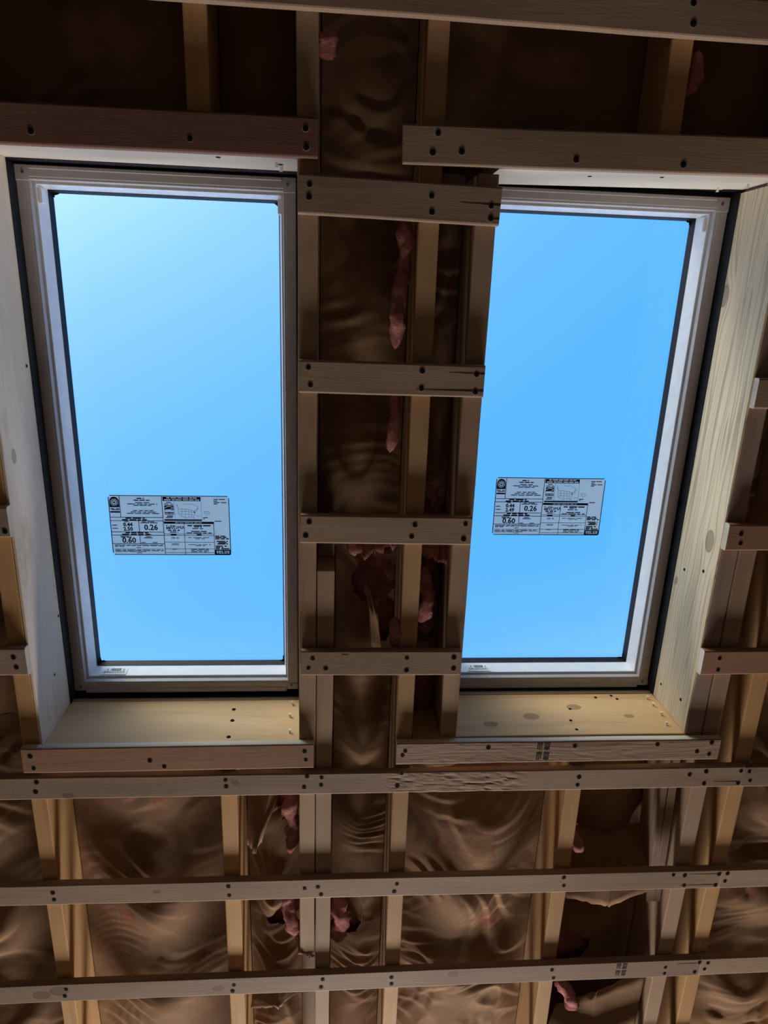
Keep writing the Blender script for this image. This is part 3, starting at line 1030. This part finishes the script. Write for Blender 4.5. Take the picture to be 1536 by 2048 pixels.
# ---------------------------------------------------------------- rating stickers on the glass
def rating_sticker(label, uc, vc, wid, hei, ufac, rot):
    z = 0.0
    bm = bmesh.new()
    add_box(bm, -wid / 2, wid / 2, -hei / 2, hei / 2, 0.0, 0.0003)
    ed = [e for e in bm.edges if abs(e.verts[0].co.z - e.verts[1].co.z) > 1e-5]
    bmesh.ops.bevel(bm, geom=ed, offset=0.005, segments=3, affect='EDGES')
    root = link('rating_sticker', mesh_of(bm, 'rating_sticker'), MAT['sticker'], None, W(uc, vc, 0.2794, rot))
    tag(root, label, 'sticker', 'rating stickers on the skylights')
    X = lambda x: (x - 0.5) * wid
    Y = lambda y: (y - 0.5) * hei
    zp, zw = -0.0003, -0.0006
    bm = bmesh.new()
    t_ = 0.0016

    def hl(x0, x1, y, th=t_):
        flat(bm, X(x0), X(x1), Y(y) - th / 2, Y(y) + th / 2, zp)

    def vl(x, y0, y1, th=t_):
        flat(bm, X(x) - th / 2, X(x) + th / 2, Y(y0), Y(y1), zp)

    def blk(x0, x1, y0, y1):
        flat(bm, X(x0), X(x1), Y(y0), Y(y1), zp)

    def row(x0, x1, y, seed, h=0.0021):
        words_row(bm, X(x0), X(x1), Y(y), h, zp, seed)
    hl(.012, .988, .004, 0.002)
    hl(.012, .988, .996, 0.002)
    vl(.003, .03, .97, 0.002)
    vl(.997, .03, .97, 0.002)
    vl(.440, .01, .99)
    for y in (.365, .42, .61, .665, .81):
        hl(.005, .44, y)
    hl(.02, .43, .898, 0.0008)
    vl(.092, .01, .365)
    vl(.237, .42, .61)
    vl(.237, .665, .81)
    # sun badge: dark arched panel with a pale burst
    arch = [(X(.008), Y(.20)), (X(.088), Y(.20))] + [(X(.048) + math.cos(math.pi * i / 14) * wid * .040, Y(.11) - math.sin(math.pi * i / 14) * hei * .085) for i in range(15)]
    holes = []
    for k in range(16):
        a_ = 2 * math.pi * k / 16
        ca, sa_ = math.cos(a_), math.sin(a_)
        cx_, cy_ = X(.048), Y(.118)
        r_i, r_o, hw = wid * .019, wid * .033, wid * .0020
        holes.append([(cx_ + ca * r_i - sa_ * hw, cy_ + sa_ * r_i + ca * hw), (cx_ + ca * r_o - sa_ * hw, cy_ + sa_ * r_o + ca * hw), (cx_ + ca * r_o + sa_ * hw, cy_ + sa_ * r_o - ca * hw), (cx_ + ca * r_i + sa_ * hw, cy_ + sa_ * r_i - ca * hw)])
    holes.append([(X(.048) + math.cos(2 * math.pi * i / 16) * wid * .0155, Y(.118) + math.sin(2 * math.pi * i / 16) * wid * .0155) for i in range(16)])
    cut_block(bm, arch, holes, None, zp)
    flat(bm, X(.039), X(.057), Y(.105), Y(.131), zp)
    blk(.010, .088, .262, .290)
    row(.012, .086, .222, 1)
    row(.02, .086, .240, 2)
    row(.235, .295, .050, 3, 0.003)
    row(.21, .34, .080, 4, 0.0028)
    row(.22, .335, .118, 5)
    row(.155, .40, .142, 6)
    row(.205, .35, .165, 7)
    row(.195, .365, .250, 8)
    row(.175, .385, .275, 9)
    row(.145, .415, .300, 10)
    row(.13, .29, .380, 11, 0.003)
    row(.10, .32, .405, 12, 0.003)
    row(.115, .15, .435, 13)
    row(.265, .38, .437, 14)
    row(.25, .395, .455, 15)
    row(.015, .055, .497, 16)
    row(.015, .06, .553, 17)
    row(.12, .31, .625, 18, 0.003)
    row(.09, .335, .650, 19, 0.003)
    row(.075, .165, .685, 20)
    row(.08, .165, .702, 21)
    row(.285, .33, .69, 22)
    row(.27, .345, .71, 23)
    row(.245, .28, .79, 24)
    row(.34, .38, .79, 25)
    for k, y in enumerate((.83, .845, .86)):
        row(.022, .425 if k < 2 else .10, y, 30 + k, 0.0016)
    row(.20, .24, .875, 34, 0.0016)
    for k, y in enumerate((.915, .93, .945)):
        row(.022, .425 if k < 2 else .28, y, 40 + k, 0.0016)
    row(.20, .245, .967, 44, 0.0016)
    add_text(bm, '0.44', X(.145), Y(.488), 0.0132, zp, 0.0006)
    add_text(bm, ufac, X(.145), Y(.562), 0.0132, zp, 0.0006)
    add_text(bm, '0.26', X(.335), Y(.535), 0.0195, zp, 0.0006)
    add_text(bm, '0.60', X(.145), Y(.755), 0.0195, zp, 0.0006)
    # right hand half
    rc = lambda x0, x1, y0, y1: [(X(x0), Y(y0)), (X(x1), Y(y0)), (X(x1), Y(y1)), (X(x0), Y(y1))]

    def wholes(x0, x1, y, h, sd):
        rg = random.Random(sd)
        out, x = [], x0
        while x < x1:
            e = min(x1, x + rg.uniform(.02, .055))
            out.append(rc(x, e, y - h / 2, y + h / 2))
            x = e + rg.uniform(.006, .012)
        return out
    cut_block(bm, rc(.447, .762, .018, .088), wholes(.48, .73, .036, .015, 1) + wholes(.46, .75, .068, .015, 2), None, zp)
    blk(.452, .765, .392, .418)
    cut_block(bm, rc(.445, .862, .430, .468), wholes(.54, .76, .449, .008, 3), None, zp)
    ar = [(.461 + .070 * i / 10, .205 - .032 * math.sin(math.pi * (i + 1) / 12)) for i in range(11)]
    ar = [(X(x), Y(y)) for x, y in ar] + [(X(x), Y(y + .010)) for x, y in ar[::-1]]
    sc = [(.463, .232), (.475, .225), (.482, .231), (.492, .224), (.503, .228), (.511, .218), (.520, .211), (.527, .217), (.522, .228), (.531, .232)]
    sc = [(X(x), Y(y)) for x, y in sc] + [(X(x), Y(y + .010)) for x, y in sc[::-1]]
    cut_block(bm, rc(.458, .534, .160, .262), [ar, sc], None, zp)
    cut_block(bm, rc(.459, .534, .270, .312), wholes(.464, .530, .292, .012, 4), None, zp)
    vl(.541, .09, .392, 0.0006)
    vl(.764, .09, .392, 0.0006)
    row(.475, .515, .112, 50)
    row(.458, .532, .140, 51)
    row(.475, .525, .340, 52, 0.003)
    row(.465, .532, .365, 53)
    # map: coast lines and state lines
    mp = [(.575, .22), (.60, .215), (.64, .225), (.68, .235), (.70, .25), (.72, .235), (.735, .20), (.725, .25), (.71, .28), (.705, .32), (.695, .345), (.70, .375), (.69, .37), (.675, .352), (.645, .36), (.63, .375), (.615, .35), (.59, .34), (.577, .31), (.57, .27), (.575, .22)]
    for a, b in zip(mp, mp[1:]):
        seg(bm, (X(a[0]), Y(a[1])), (X(b[0]), Y(b[1])), 0.0007, zp)
    for a, b in (((.56, .15), (.575, .22)), ((.575, .22), (.56, .13)), ((.665, .12), (.745, .18)), ((.60, .22), (.60, .33)), ((.63, .225), (.63, .36)), ((.655, .23), (.66, .35)), ((.68, .24), (.683, .35)), ((.58, .26), (.70, .27)), ((.58, .30), (.70, .31)), ((.73, .18), (.74, .21)), ((.72, .335), (.755, .335)), ((.62, .13), (.67, .14))):
        seg(bm, (X(a[0]), Y(a[1])), (X(b[0]), Y(b[1])), 0.0006, zp)
    blk(.700, .708, .255, .285)
    for a, b in (((.785, .26), (.83, .262)), ((.83, .262), (.826, .31)), ((.826, .31), (.805, .325)), ((.805, .325), (.785, .26)), ((.79, .29), (.825, .285))):
        seg(bm, (X(a[0]), Y(a[1])), (X(b[0]), Y(b[1])), 0.0006, zp)
    row(.775, .815, .362, 54)
    row(.775, .79, .382, 55)
    for y in (.64, .665, .78, .895, .960):
        hl(.442, .862, y, 0.0012)
    vl(.612, .468, .995, 0.0012)
    vl(.862, .43, .995, 0.0014)
    for q_ in (-0.0003, 0.0, 0.0003):
        add_text(bm, 'WDMA', X(.549) + q_, Y(.535), 0.0128, zp - abs(q_) * 0.1, 0.0, 0.95)
    blk(.462, .472, .49, .51)
    for k in range(3):
        flat(bm, X(.462 + k * .010), X(.470 + k * .010), Y(.52), Y(.56), zp)
    row(.495, .535, .50, 56, 0.0016)
    row(.475, .575, .578, 57, 0.0032)
    row(.49, .56, .608, 58, 0.0026)
    row(.64, .835, .498, 59, 0.0034)
    row(.695, .76, .520, 60, 0.0026)
    row(.68, .77, .548, 61, 0.0022)
    row(.67, .80, .595, 62, 0.0026)
    row(.63, .845, .622, 63, 0.0026)
    row(.495, .55, .653, 64, 0.0030)
    row(.715, .755, .655, 65, 0.0034)
    for k, y in enumerate((.70, .715, .81, .825)):
        row(.50, .56, y, 66 + k, 0.0014)
    for k, y in enumerate((.70, .72, .82, .84)):
        row((.64, .70)[k % 2], (.83, .78)[k % 2], y, 72 + k, 0.0016)
    row(.50, .555, .905, 80, 0.0014)
    for k, y in enumerate((.905, .925, .945)):
        row(.66, .81, y, 81 + k, 0.0018)
    for k, (xa, xb, y) in enumerate(((.87, .965, .055), (.87, .90, .083), (.87, .975, .108), (.87, .90, .130), (.872, .93, .42))):
        row(xa, xb, y, 90 + k, 0.0022)
    for k, (xa, xb, y) in enumerate(((.87, .955, .675), (.87, .965, .698), (.87, .985, .720), (.88, .975, .765), (.895, .965, .787), (.885, .975, .808), (.87, .965, .845), (.87, .935, .868), (.87, .985, .890))):
        row(xa, xb, y, 100 + k, 0.0030)
    LET = {'V': [(0, 0), (.3, 0), (.5, .62), (.7, 0), (1, 0), (.62, 1), (.38, 1)],
           'E': [(0, 0), (1, 0), (1, .2), (.32, .2), (.32, .4), (.85, .4), (.85, .6), (.32, .6), (.32, .8), (1, .8), (1, 1), (0, 1)],
           'L': [(0, 0), (.32, 0), (.32, .8), (1, .8), (1, 1), (0, 1)],
           'U': [(0, 0), (.3, 0), (.3, .7), (.42, .8), (.58, .8), (.7, .7), (.7, 0), (1, 0), (1, .75), (.75, 1), (.25, 1), (0, .75)],
           'X': [(0, 0), (.34, 0), (.5, .3), (.66, 0), (1, 0), (.69, .5), (1, 1), (.66, 1), (.5, .7), (.34, 1), (0, 1), (.31, .5)]}
    hol = []
    for k, ch in enumerate('VELUX'):
        hol.append([(X(.874) + (k * .0232 + px_ * .0188) * wid, Y(.926) + py_ * .050 * hei) for px_, py_ in LET[ch]])
    hol.append([(X(.9905) + .0016 * wid * math.cos(i * math.pi / 4), Y(.945) + .003 * hei * math.sin(i * math.pi / 4)) for i in range(8)])
    cut_block(bm, rc(.864, .998, .905, .996), hol, None, zp)
    pr = link('label_print', mesh_of(bm, 'label_print'), MAT['print'], root)
    pr['label'] = 'dark printed lines, figures and blocks'
    return root


rating_sticker('rating sticker with black table on the left skylight, reading 2.50', -0.4036, 0.5467, 0.2935, 0.1562, '2.50', -0.004)
rating_sticker('rating sticker with black table on the right skylight, reading 2.49', 0.5567, 0.4848, 0.2850, 0.1540, '2.49', -0.004)

# ================================================================ insulation between the rafters
GLY = {'R': ('11110', '10001', '10001', '11110', '10100', '10010', '10001'), '-': ('00000', '00000', '00000', '11111', '00000', '00000', '00000'),
       '2': ('01110', '10001', '00001', '00110', '01000', '10000', '11111'), '1': ('00100', '01100', '00100', '00100', '00100', '00100', '01110')}


def ridge(p, f):
    q = Vector(p) * f
    q += Vector((noise.noise(q * 0.6 + Vector((5, 1, 2))), noise.noise(q * 0.6 + Vector((1, 9, 4))), 0)) * 0.8
    return (1 - abs(noise.noise(q))) ** 4


FOLDS = ((1.25, 5.0, 0.016), (1.9, 8.0, 0.011), (0.35, 9.0, 0.009), (1.5, 19.0, 0.0075), (2.6, 14.0, 0.009), (1.0, 31.0, 0.0036))


def batt(label, u0, u1, v0, v1, deep=0.11, bulge=0.07, seed=0, res=0.005, crinkle=1.0, sag=(), tears=(), text=(), blocks=(), pw=1.6, tilt=0.0, fill_back=0.03, paper='kraft'):
    """Kraft-faced batt between two rafters. Paper is stapled deep at its edges and hangs out in the middle.
    SAG: (v centre, half length, extra bulge, u centre 0..1). TEARS: (u, v, ru, rv) openings in the paper."""
    cu_, cv_ = (u0 + u1) / 2, (v0 + v1) / 2
    root = bpy.data.objects.new('insulation_batt', None)
    COL.objects.link(root)
    root.matrix_world = W(cu_, cv_, 0)
    tag(root, label, 'insulation', 'insulation batts between the rafters')
    so = Vector((seed * 7.3, seed * 3.1, seed * 1.7))
    wv = u1 - u0
    g = 0.002
    nu = max(6, int((wv - 2 * g) / res))
    nv = max(6, int((v1 - v0) / res))

    def hgt(u, v):
        s = (u - u0) / wv
        cr = 1 - abs(2 * s - 1) ** pw
        lo_ = noise.noise(Vector((u * 3, v * 4, 0)) + so)
        b = bulge * (0.85 + 0.35 * lo_)
        for (vc_, hv, amt, sc) in sag:
            t = (v - vc_) / hv
            if -1 < t < 1:
                prof = math.cos(t * math.pi / 2) ** 1.5
                x = (s - sc) * 2
                b += amt * prof * (1 - min(1, abs(x)) ** 2)
        n_ = deep + tilt * (s - 0.5) - b * cr
        if crinkle:
            p = Vector((u, v, 0)) + so
            am = crinkle * (0.3 + 0.7 * min(1, max(0, cr * 1.2)))
            n_ += 0.012 * noise.noise(p * 6) * am
            wx, wy = noise.noise(p * 5 + Vector((3, 1, 0))), noise.noise(p * 5 + Vector((8, 4, 0)))
            for k, (an, f, amp) in enumerate(FOLDS):
                mk = noise.noise(p * 4.5 + Vector((k * 3.7, k * 1.9, 2)))
                mk = max(0.0, min(1.0, mk * 3.2 - 0.30))
                if mk > 0:
                    q = (p.x * math.cos(an) + p.y * math.sin(an)) * f + (wx * 2.0 * math.cos(an) + wy * 2.0 * math.sin(an)) * (1 + f * 0.04)
                    fr_ = q - math.floor(q)
                    tri = fr_ / 0.68 if fr_ < 0.68 else (1 - fr_) / 0.32
                    n_ -= am * amp * mk * (tri - 0.5)
        return max(0.004, min(RAF - 0.03, n_))

    ink = []
    H = {}
    bm = bmesh.new()
    grid = []
    keep = []
    for j in range(nv + 1):
        v = v0 + (v1 - v0) * j / nv
        rw, kw = [], []
        for i in range(nu + 1):
            u = u0 + g + (wv - 2 * g) * i / nu
            rw.append(bm.verts.new((u - cu_, v - cv_, hgt(u, v))))
            k = True
            for (tu, tv, ru, rv) in tears:
                e = ((u - tu) / ru) ** 2 + ((v - tv) / rv) ** 2
                if e < 1 + 0.9 * noise.noise(Vector((u * 28, v * 28, 0)) + so) + 0.4 * noise.noise(Vector((u * 90, v * 90, 0)) + so):
                    k = False
            kw.append(k)
            q = 0.0
            for (bx0, bx1, by0, by1) in blocks:
                if bx0 < u < bx1 and by0 < v < by1:
                    q = 0.8
            for (s_, tx, ty, hgt_) in text:
                cell = hgt_ / 7
                col_, row_ = (u - tx) / cell, (v - ty) / cell
                if 0 <= row_ < 7 and 0 <= col_ < 6 * len(s_):
                    ch, cc = int(col_ // 6), int(col_ % 6)
                    if cc < 5 and GLY[s_[ch]][int(row_)][cc] == '1':
                        q = 1.0
            ink.append(q * (0.65 + 0.5 * noise.noise(Vector((u * 40, v * 40, 1)) + so)))
        grid.append(rw)
        keep.append(kw)
    for j in range(nv):
        for i in range(nu):
            if keep[j][i] and keep[j][i + 1] and keep[j + 1][i] and keep[j + 1][i + 1]:
                bm.faces.new((grid[j][i], grid[j + 1][i], grid[j + 1][i + 1], grid[j][i + 1]))
    me = mesh_of(bm, 'kraft_facing', True)
    at = me.attributes.new('ink', 'FLOAT', 'POINT')
    at.data.foreach_set('value', ink)
    link('kraft_facing', me, MAT[paper], root)
    # wool behind the paper
    bm = bmesh.new()
    r2 = 0.012 if tears else 0.03
    mu, mv = max(4, int(wv / r2)), max(4, int((v1 - v0) / r2))
    grid = []
    for j in range(mv + 1):
        v = v0 + (v1 - v0) * j / mv
        rw = []
        for i in range(mu + 1):
            u = u0 + 0.001 + (wv - 0.002) * i / mu
            n_ = hgt(u, v) + fill_back + 0.012 * noise.noise(Vector((u * 30, v * 30, 2)) + so) + 0.008 * noise.noise(Vector((u * 75, v * 75, 2)) + so)
            rw.append(bm.verts.new((u - cu_, v - cv_, min(n_, RAF - 0.004))))
        grid.append(rw)
    for j in range(mv):
        for i in range(mu):
            bm.faces.new((grid[j][i], grid[j + 1][i], grid[j + 1][i + 1], grid[j][i + 1]))
    link('pink_wool', mesh_of(bm, 'pink_wool', True), MAT['pink'], root)['label'] = 'pink fibreglass wool'
    root['hu'] = cu_
    root['hv'] = cv_
    return root


def lump(parent, pts, r, seed, name='wool_tuft', mat='pink', flat_=0.7):
    """A lumpy torn strand of wool along PTS (u, v, n)."""
    cu_, cv_ = parent['hu'], parent['hv']
    bm = bmesh.new()
    P = [Vector(p) for p in pts]
    dense = []
    for a, b in zip(P, P[1:]):
        k = max(2, int((b - a).length / 0.006))
        dense += [a.lerp(b, i / k) for i in range(k)]
    dense.append(P[-1])
    m = 12
    rings = []
    for i, p in enumerate(dense):
        t = i / (len(dense) - 1)
        d = (dense[min(i + 1, len(dense) - 1)] - dense[max(i - 1, 0)]).normalized()
        s = d.cross(Vector((0, 0, 1))).normalized()
        q = s.cross(d)
        env = min(1, 6 * t, 6 * (1 - t)) ** 0.5 + 0.02
        ring = []
        for k in range(m):
            a = 2 * math.pi * k / m
            dr = s * math.cos(a) + q * math.sin(a) * flat_
            rr = r * env * (1 + 0.75 * noise.noise(p * 24 + dr * 1.0 + Vector((seed, 0, 0))) + 0.35 * noise.noise(p * 70 + dr * 2 + Vector((seed, 0, 0))))
            x = p + dr * rr
            ring.append(bm.verts.new((x.x - cu_, x.y - cv_, x.z)))
        rings.append(ring)
    for a, b in zip(rings, rings[1:]):
        for k in range(m):
            bm.faces.new((a[k], a[(k + 1) % m], b[(k + 1) % m], b[k]))
    bm.faces.new(rings[0])
    bm.faces.new(rings[-1][::-1])
    bmesh.ops.recalc_face_normals(bm, faces=bm.faces)
    o = link(name, mesh_of(bm, name, True), MAT[mat], parent)
    o['label'] = 'loose tuft of pink wool' if mat == 'pink' else 'curled strip of torn paper'
    return o


def flap(parent, rows, seed, name='paper_flap', mat='kraft', rag=0.006, label='torn hanging flap of paper'):
    """A torn sheet through ROWS of (u, v, n) points (each row the same length), ragged on its last row."""
    cu_, cv_ = parent['hu'], parent['hv']
    bm = bmesh.new()
    R = [[Vector(p) for p in r] for r in rows]
    nr, ncol = 10, 26

    def samp(r, t):
        x = t * (len(r) - 1)
        i = min(int(x), len(r) - 2)
        f = x - i
        f = f * f * (3 - 2 * f)
        return r[i].lerp(r[i + 1], f)
    grid = []
    for j in range(nr + 1):
        tj = j / nr
        x = tj * (len(R) - 1)
        k = min(int(x), len(R) - 2)
        row = []
        for i in range(ncol + 1):
            t = i / ncol
            p = samp(R[k], t).lerp(samp(R[k + 1], t), x - k)
            e = tj ** 4
            sv = Vector((seed * 3.0, 0, 0))
            p = p + Vector((noise.noise(Vector((t * 9, 0, 0)) + sv), noise.noise(Vector((t * 14, 5, 0)) + sv) + 0.6 * noise.noise(Vector((t * 40, 5, 0)) + sv), 0)) * rag * e
            p = p + Vector((0, 0, 1)) * 0.004 * noise.noise(Vector((t * 5, tj * 5, seed)))
            row.append(bm.verts.new((p.x - cu_, p.y - cv_, p.z)))
        grid.append(row)
    for j in range(nr):
        for i in range(ncol):
            bm.faces.new((grid[j][i], grid[j + 1][i], grid[j + 1][i + 1], grid[j][i + 1]))
    r = bmesh.ops.extrude_face_region(bm, geom=list(bm.faces))
    for v in r['geom']:
        if isinstance(v, bmesh.types.BMVert):
            v.co.z += 0.0008
    bmesh.ops.recalc_face_normals(bm, faces=bm.faces)
    o = link(name, mesh_of(bm, name, True), MAT[mat], parent)
    o['label'] = label
    return o


# --- above the skylights
batt('dark insulation batt above the left half of the left skylight', -0.655, -0.263, -1.3, -0.292, 0.10, 0.05, 1, 0.010)
batt('dark insulation batt above the right half of the left skylight', -0.221, -0.0725, -1.3, -0.292, 0.12, 0.03, 2, 0.010)
batt('dark insulation batt above the left half of the right skylight', 0.1945, 0.591, -1.3, -0.300, 0.11, 0.05, 3, 0.010)
bt = batt('dark insulation batt above the right half of the right skylight', 0.633, 0.8665, -1.3, -0.302, 0.12, 0.04, 4, 0.010)
lump(bt, [(0.650, -0.46, 0.02), (0.648, -0.42, 0.012), (0.642, -0.385, 0.02)], 0.012, 1)
batt('dark insulation batt between trimmers at the top right corner', 0.9075, 1.0055, -1.3, 0.165, 0.12, 0.03, 5, 0.010)
batt('insulation batt beside the far right rafter, upper length', 1.049, 1.419, -1.3, 0.9, 0.10, 0.06, 6, 0.010)
batt('insulation batt left of the left skylight shaft', -1.059, -0.694, -1.3, 0.95, 0.10, 0.06, 7, 0.010)

# --- the dark bay between the skylights
la_ = batt('upper insulation batt behind the ladder rungs, paper deep in shade', -0.033, 0.154, -1.3, 0.535, 0.135, 0.035, 8, 0.006, 0.6, sag=((0.0, 0.16, 0.03, 0.75), (0.30, 0.14, 0.035, 0.4)))
lump(la_, [(0.128, -0.18, 0.035), (0.132, -0.10, 0.03), (0.126, 0.0, 0.035), (0.122, 0.085, 0.04)], 0.015, 3)
lump(la_, [(0.125, 0.14, 0.045), (0.128, 0.21, 0.04), (0.120, 0.30, 0.05)], 0.011, 5)
lump(la_, [(-0.027, -0.45, 0.02), (-0.018, -0.435, 0.012), (-0.026, -0.405, 0.02)], 0.014, 9)
flap(la_, [[(-0.01, 0.44, .075), (0.06, 0.44, .06), (0.145, 0.44, .07)], [(0.01, 0.505, .06), (0.075, 0.535, .045), (0.145, 0.505, .06)]], 2, 'wool_flap', 'pink', 0.028, 'ragged pink torn edge of wool')
lb_ = batt('lower insulation batt behind the ladder rungs, torn and crumpled', 0.0075, 0.154, 0.545, 2.3, 0.145, 0.04, 9, 0.0028, 0.9, sag=((0.78, 0.2, 0.03, 0.35), (1.02, 0.14, 0.03, 0.6), (1.25, 0.12, 0.02, 0.3)), tears=((0.11, 0.62, 0.05, 0.06), (0.13, 0.72, 0.02, 0.06), (0.05, 1.62, 0.04, 0.07)))
flap(lb_, [[(0.07, 0.60, .06), (0.085, 0.61, .05)], [(0.085, 0.66, .04), (0.105, 0.675, .035)], [(0.095, 0.76, .05), (0.118, 0.77, .045)]], 5, rag=0.004)
lump(lb_, [(0.142, 0.67, 0.02), (0.15, 0.71, 0.006), (0.147, 0.745, 0.012)], 0.013, 4)
lump(lb_, [(0.015, 1.48, 0.03), (0.035, 1.55, 0.025), (0.02, 1.64, 0.035)], 0.022, 11)
flap(lb_, [[(0.03, 1.44, .05), (0.09, 1.44, .03), (0.145, 1.44, .05)], [(0.06, 1.55, .045), (0.09, 1.56, .02), (0.14, 1.55, .04)]], 6, rag=0.02)
lc_ = batt('narrow pink insulation strip between the middle rafter and the right trimmer', 0.1945, 0.2588, -0.25, 0.972, 0.12, 0.03, 10, 0.003, 1.0, tears=((0.226, 0.5, 0.034, 0.11), (0.226, 0.72, 0.03, 0.06), (0.226, 0.92, 0.03, 0.05)), fill_back=0.012)
flap(lc_, [[(0.197, 0.44, .08), (0.257, 0.44, .08)], [(0.198, 0.53, .045), (0.257, 0.555, .05)]], 8, 'wool_flap', 'pink', 0.02, 'ragged pink torn edge of wool')
lump(lc_, [(0.205, 0.56, .05), (0.215, 0.63, .03), (0.205, 0.70, .05)], 0.014, 12)

# --- below the left skylight
batt('wide crumpled batt with faded red print below the left half of the left skylight', -0.655, -0.259, 1.022, 2.35, 0.128, 0.05, 21, 0.004, 0.55,
     sag=((1.16, 0.16, 0.015, 0.5), (1.49, 0.22, 0.04, 0.45), (1.83, 0.2, 0.03, 0.5)), text=(('R-21', -0.44, 1.17, 0.05),), blocks=((-0.553, -0.505, 1.538, 1.608),))
l2 = batt('narrow torn batt with pink wool left of the middle trimmer', -0.218, -0.0725, 1.022, 2.35, 0.148, 0.04, 22, 0.004, 1.1,
          sag=((1.2, 0.16, 0.03, 0.3), (1.55, 0.12, 0.05, 0.4), (1.85, 0.1, 0.04, 0.5)), tears=((-0.10, 1.22, 0.025, 0.13), (-0.12, 1.62, 0.05, 0.045)))
lump(l2, [(-0.09, 1.10, .04), (-0.095, 1.18, .02), (-0.085, 1.26, .03), (-0.095, 1.34, .035)], 0.016, 13)
lump(l2, [(-0.11, 1.45, .03), (-0.10, 1.52, .02), (-0.085, 1.59, .015)], 0.016, 14)
flap(l2, [[(-0.20, 1.13, .06), (-0.14, 1.13, .03), (-0.11, 1.13, .05)], [(-0.205, 1.32, .05), (-0.185, 1.33, .025), (-0.17, 1.31, .05)]], 9, rag=0.008)
flap(l2, [[(-0.09, 1.57, .02), (-0.075, 1.56, .01)], [(-0.07, 1.63, -0.004), (-0.035, 1.645, -0.002)]], 10, 'wool_flap', 'pink', 0.012, 'pale pink torn tip hanging over the rafter end')
flap(l2, [[(-0.205, 1.79, .05), (-0.13, 1.78, .045), (-0.07, 1.77, .06)], [(-0.205, 1.86, .03), (-0.13, 1.85, .02), (-0.075, 1.83, .05)]], 11, rag=0.01)
# --- below the right skylight
batt('wide crumpled batt with red R-21 print below the left half of the right skylight', 0.1945, 0.583, 1.012, 2.35, 0.130, 0.05, 23, 0.0035, 1.3,
     sag=((1.28, 0.17, 0.05, 0.5), (1.51, 0.2, 0.045, 0.5), (1.84, 0.18, 0.03, 0.5)), text=(('R-21', 0.285, 1.335, 0.05),), blocks=((0.41, 0.475, 1.60, 1.665), (0.30, 0.33, 1.285, 1.30), (0.335, 0.36, 1.288, 1.303), (0.365, 0.40, 1.285, 1.30), (0.405, 0.43, 1.288, 1.303)))
l5 = batt('dark batt with a pale folded lip below the right half of the right skylight', 0.625, 0.907, 1.08, 2.35, 0.152, 0.02, 24, 0.004, 0.5,
          sag=((1.3, 0.15, 0.03, 0.4),), tears=((0.70, 1.80, 0.07, 0.05),))
flap(l5, [[(0.63, 1.36, .13), (0.75, 1.36, .13), (0.905, 1.36, .13)], [(0.63, 1.43, .05), (0.75, 1.43, .02), (0.905, 1.42, .05)], [(0.63, 1.51, .035), (0.75, 1.525, .012), (0.905, 1.49, .04)]], 31, rag=0.008, label='pale folded lip of paper')  # paper lip widened across the bay so it blocks light upslope
flap(l5, [[(0.63, 2.3, .12), (0.76, 2.3, .12), (0.9, 2.3, .12)], [(0.63, 2.02, .03), (0.76, 2.02, .012), (0.9, 2.02, .03)], [(0.655, 1.90, .03), (0.76, 1.83, .012), (0.9, 1.765, .02)]], 32, rag=0.01, label='torn kraft paper with a ragged edge')  # torn paper spread shallow over the whole bay to shade the void above
lump(l5, [(0.64, 1.30, .05), (0.655, 1.335, .03), (0.66, 1.37, .045)], 0.012, 15)
lump(l5, [(0.65, 1.80, .04), (0.69, 1.86, .02), (0.70, 1.92, .03)], 0.02, 16)
batt('narrow shaded insulation strip between the doubled rafter and the golden rafter', 0.951, 1.0055, 0.17, 2.35, 0.13, 0.02, 25, 0.008, 0.8, tears=((0.975, 0.55, 0.04, 0.12), (0.975, 0.8, 0.03, 0.1)), fill_back=0.012)
batt('crumpled brown batt at the lower right corner of the view', 1.049, 1.419, 0.91, 2.35, 0.115, 0.055, 26, 0.0045, 1.0,
     sag=((1.25, 0.14, 0.035, 0.4), (1.55, 0.14, 0.03, 0.4), (1.88, 0.14, 0.03, 0.4)), blocks=((1.13, 1.20, 1.50, 1.56),))
batt('brown batt at the lower left edge of the view', -1.059, -0.694, 0.96, 2.35, 0.115, 0.05, 27, 0.0045, 0.7, sag=((1.27, 0.14, 0.03, 0.6), (1.56, 0.14, 0.03, 0.6), (1.88, 0.14, 0.03, 0.6)))
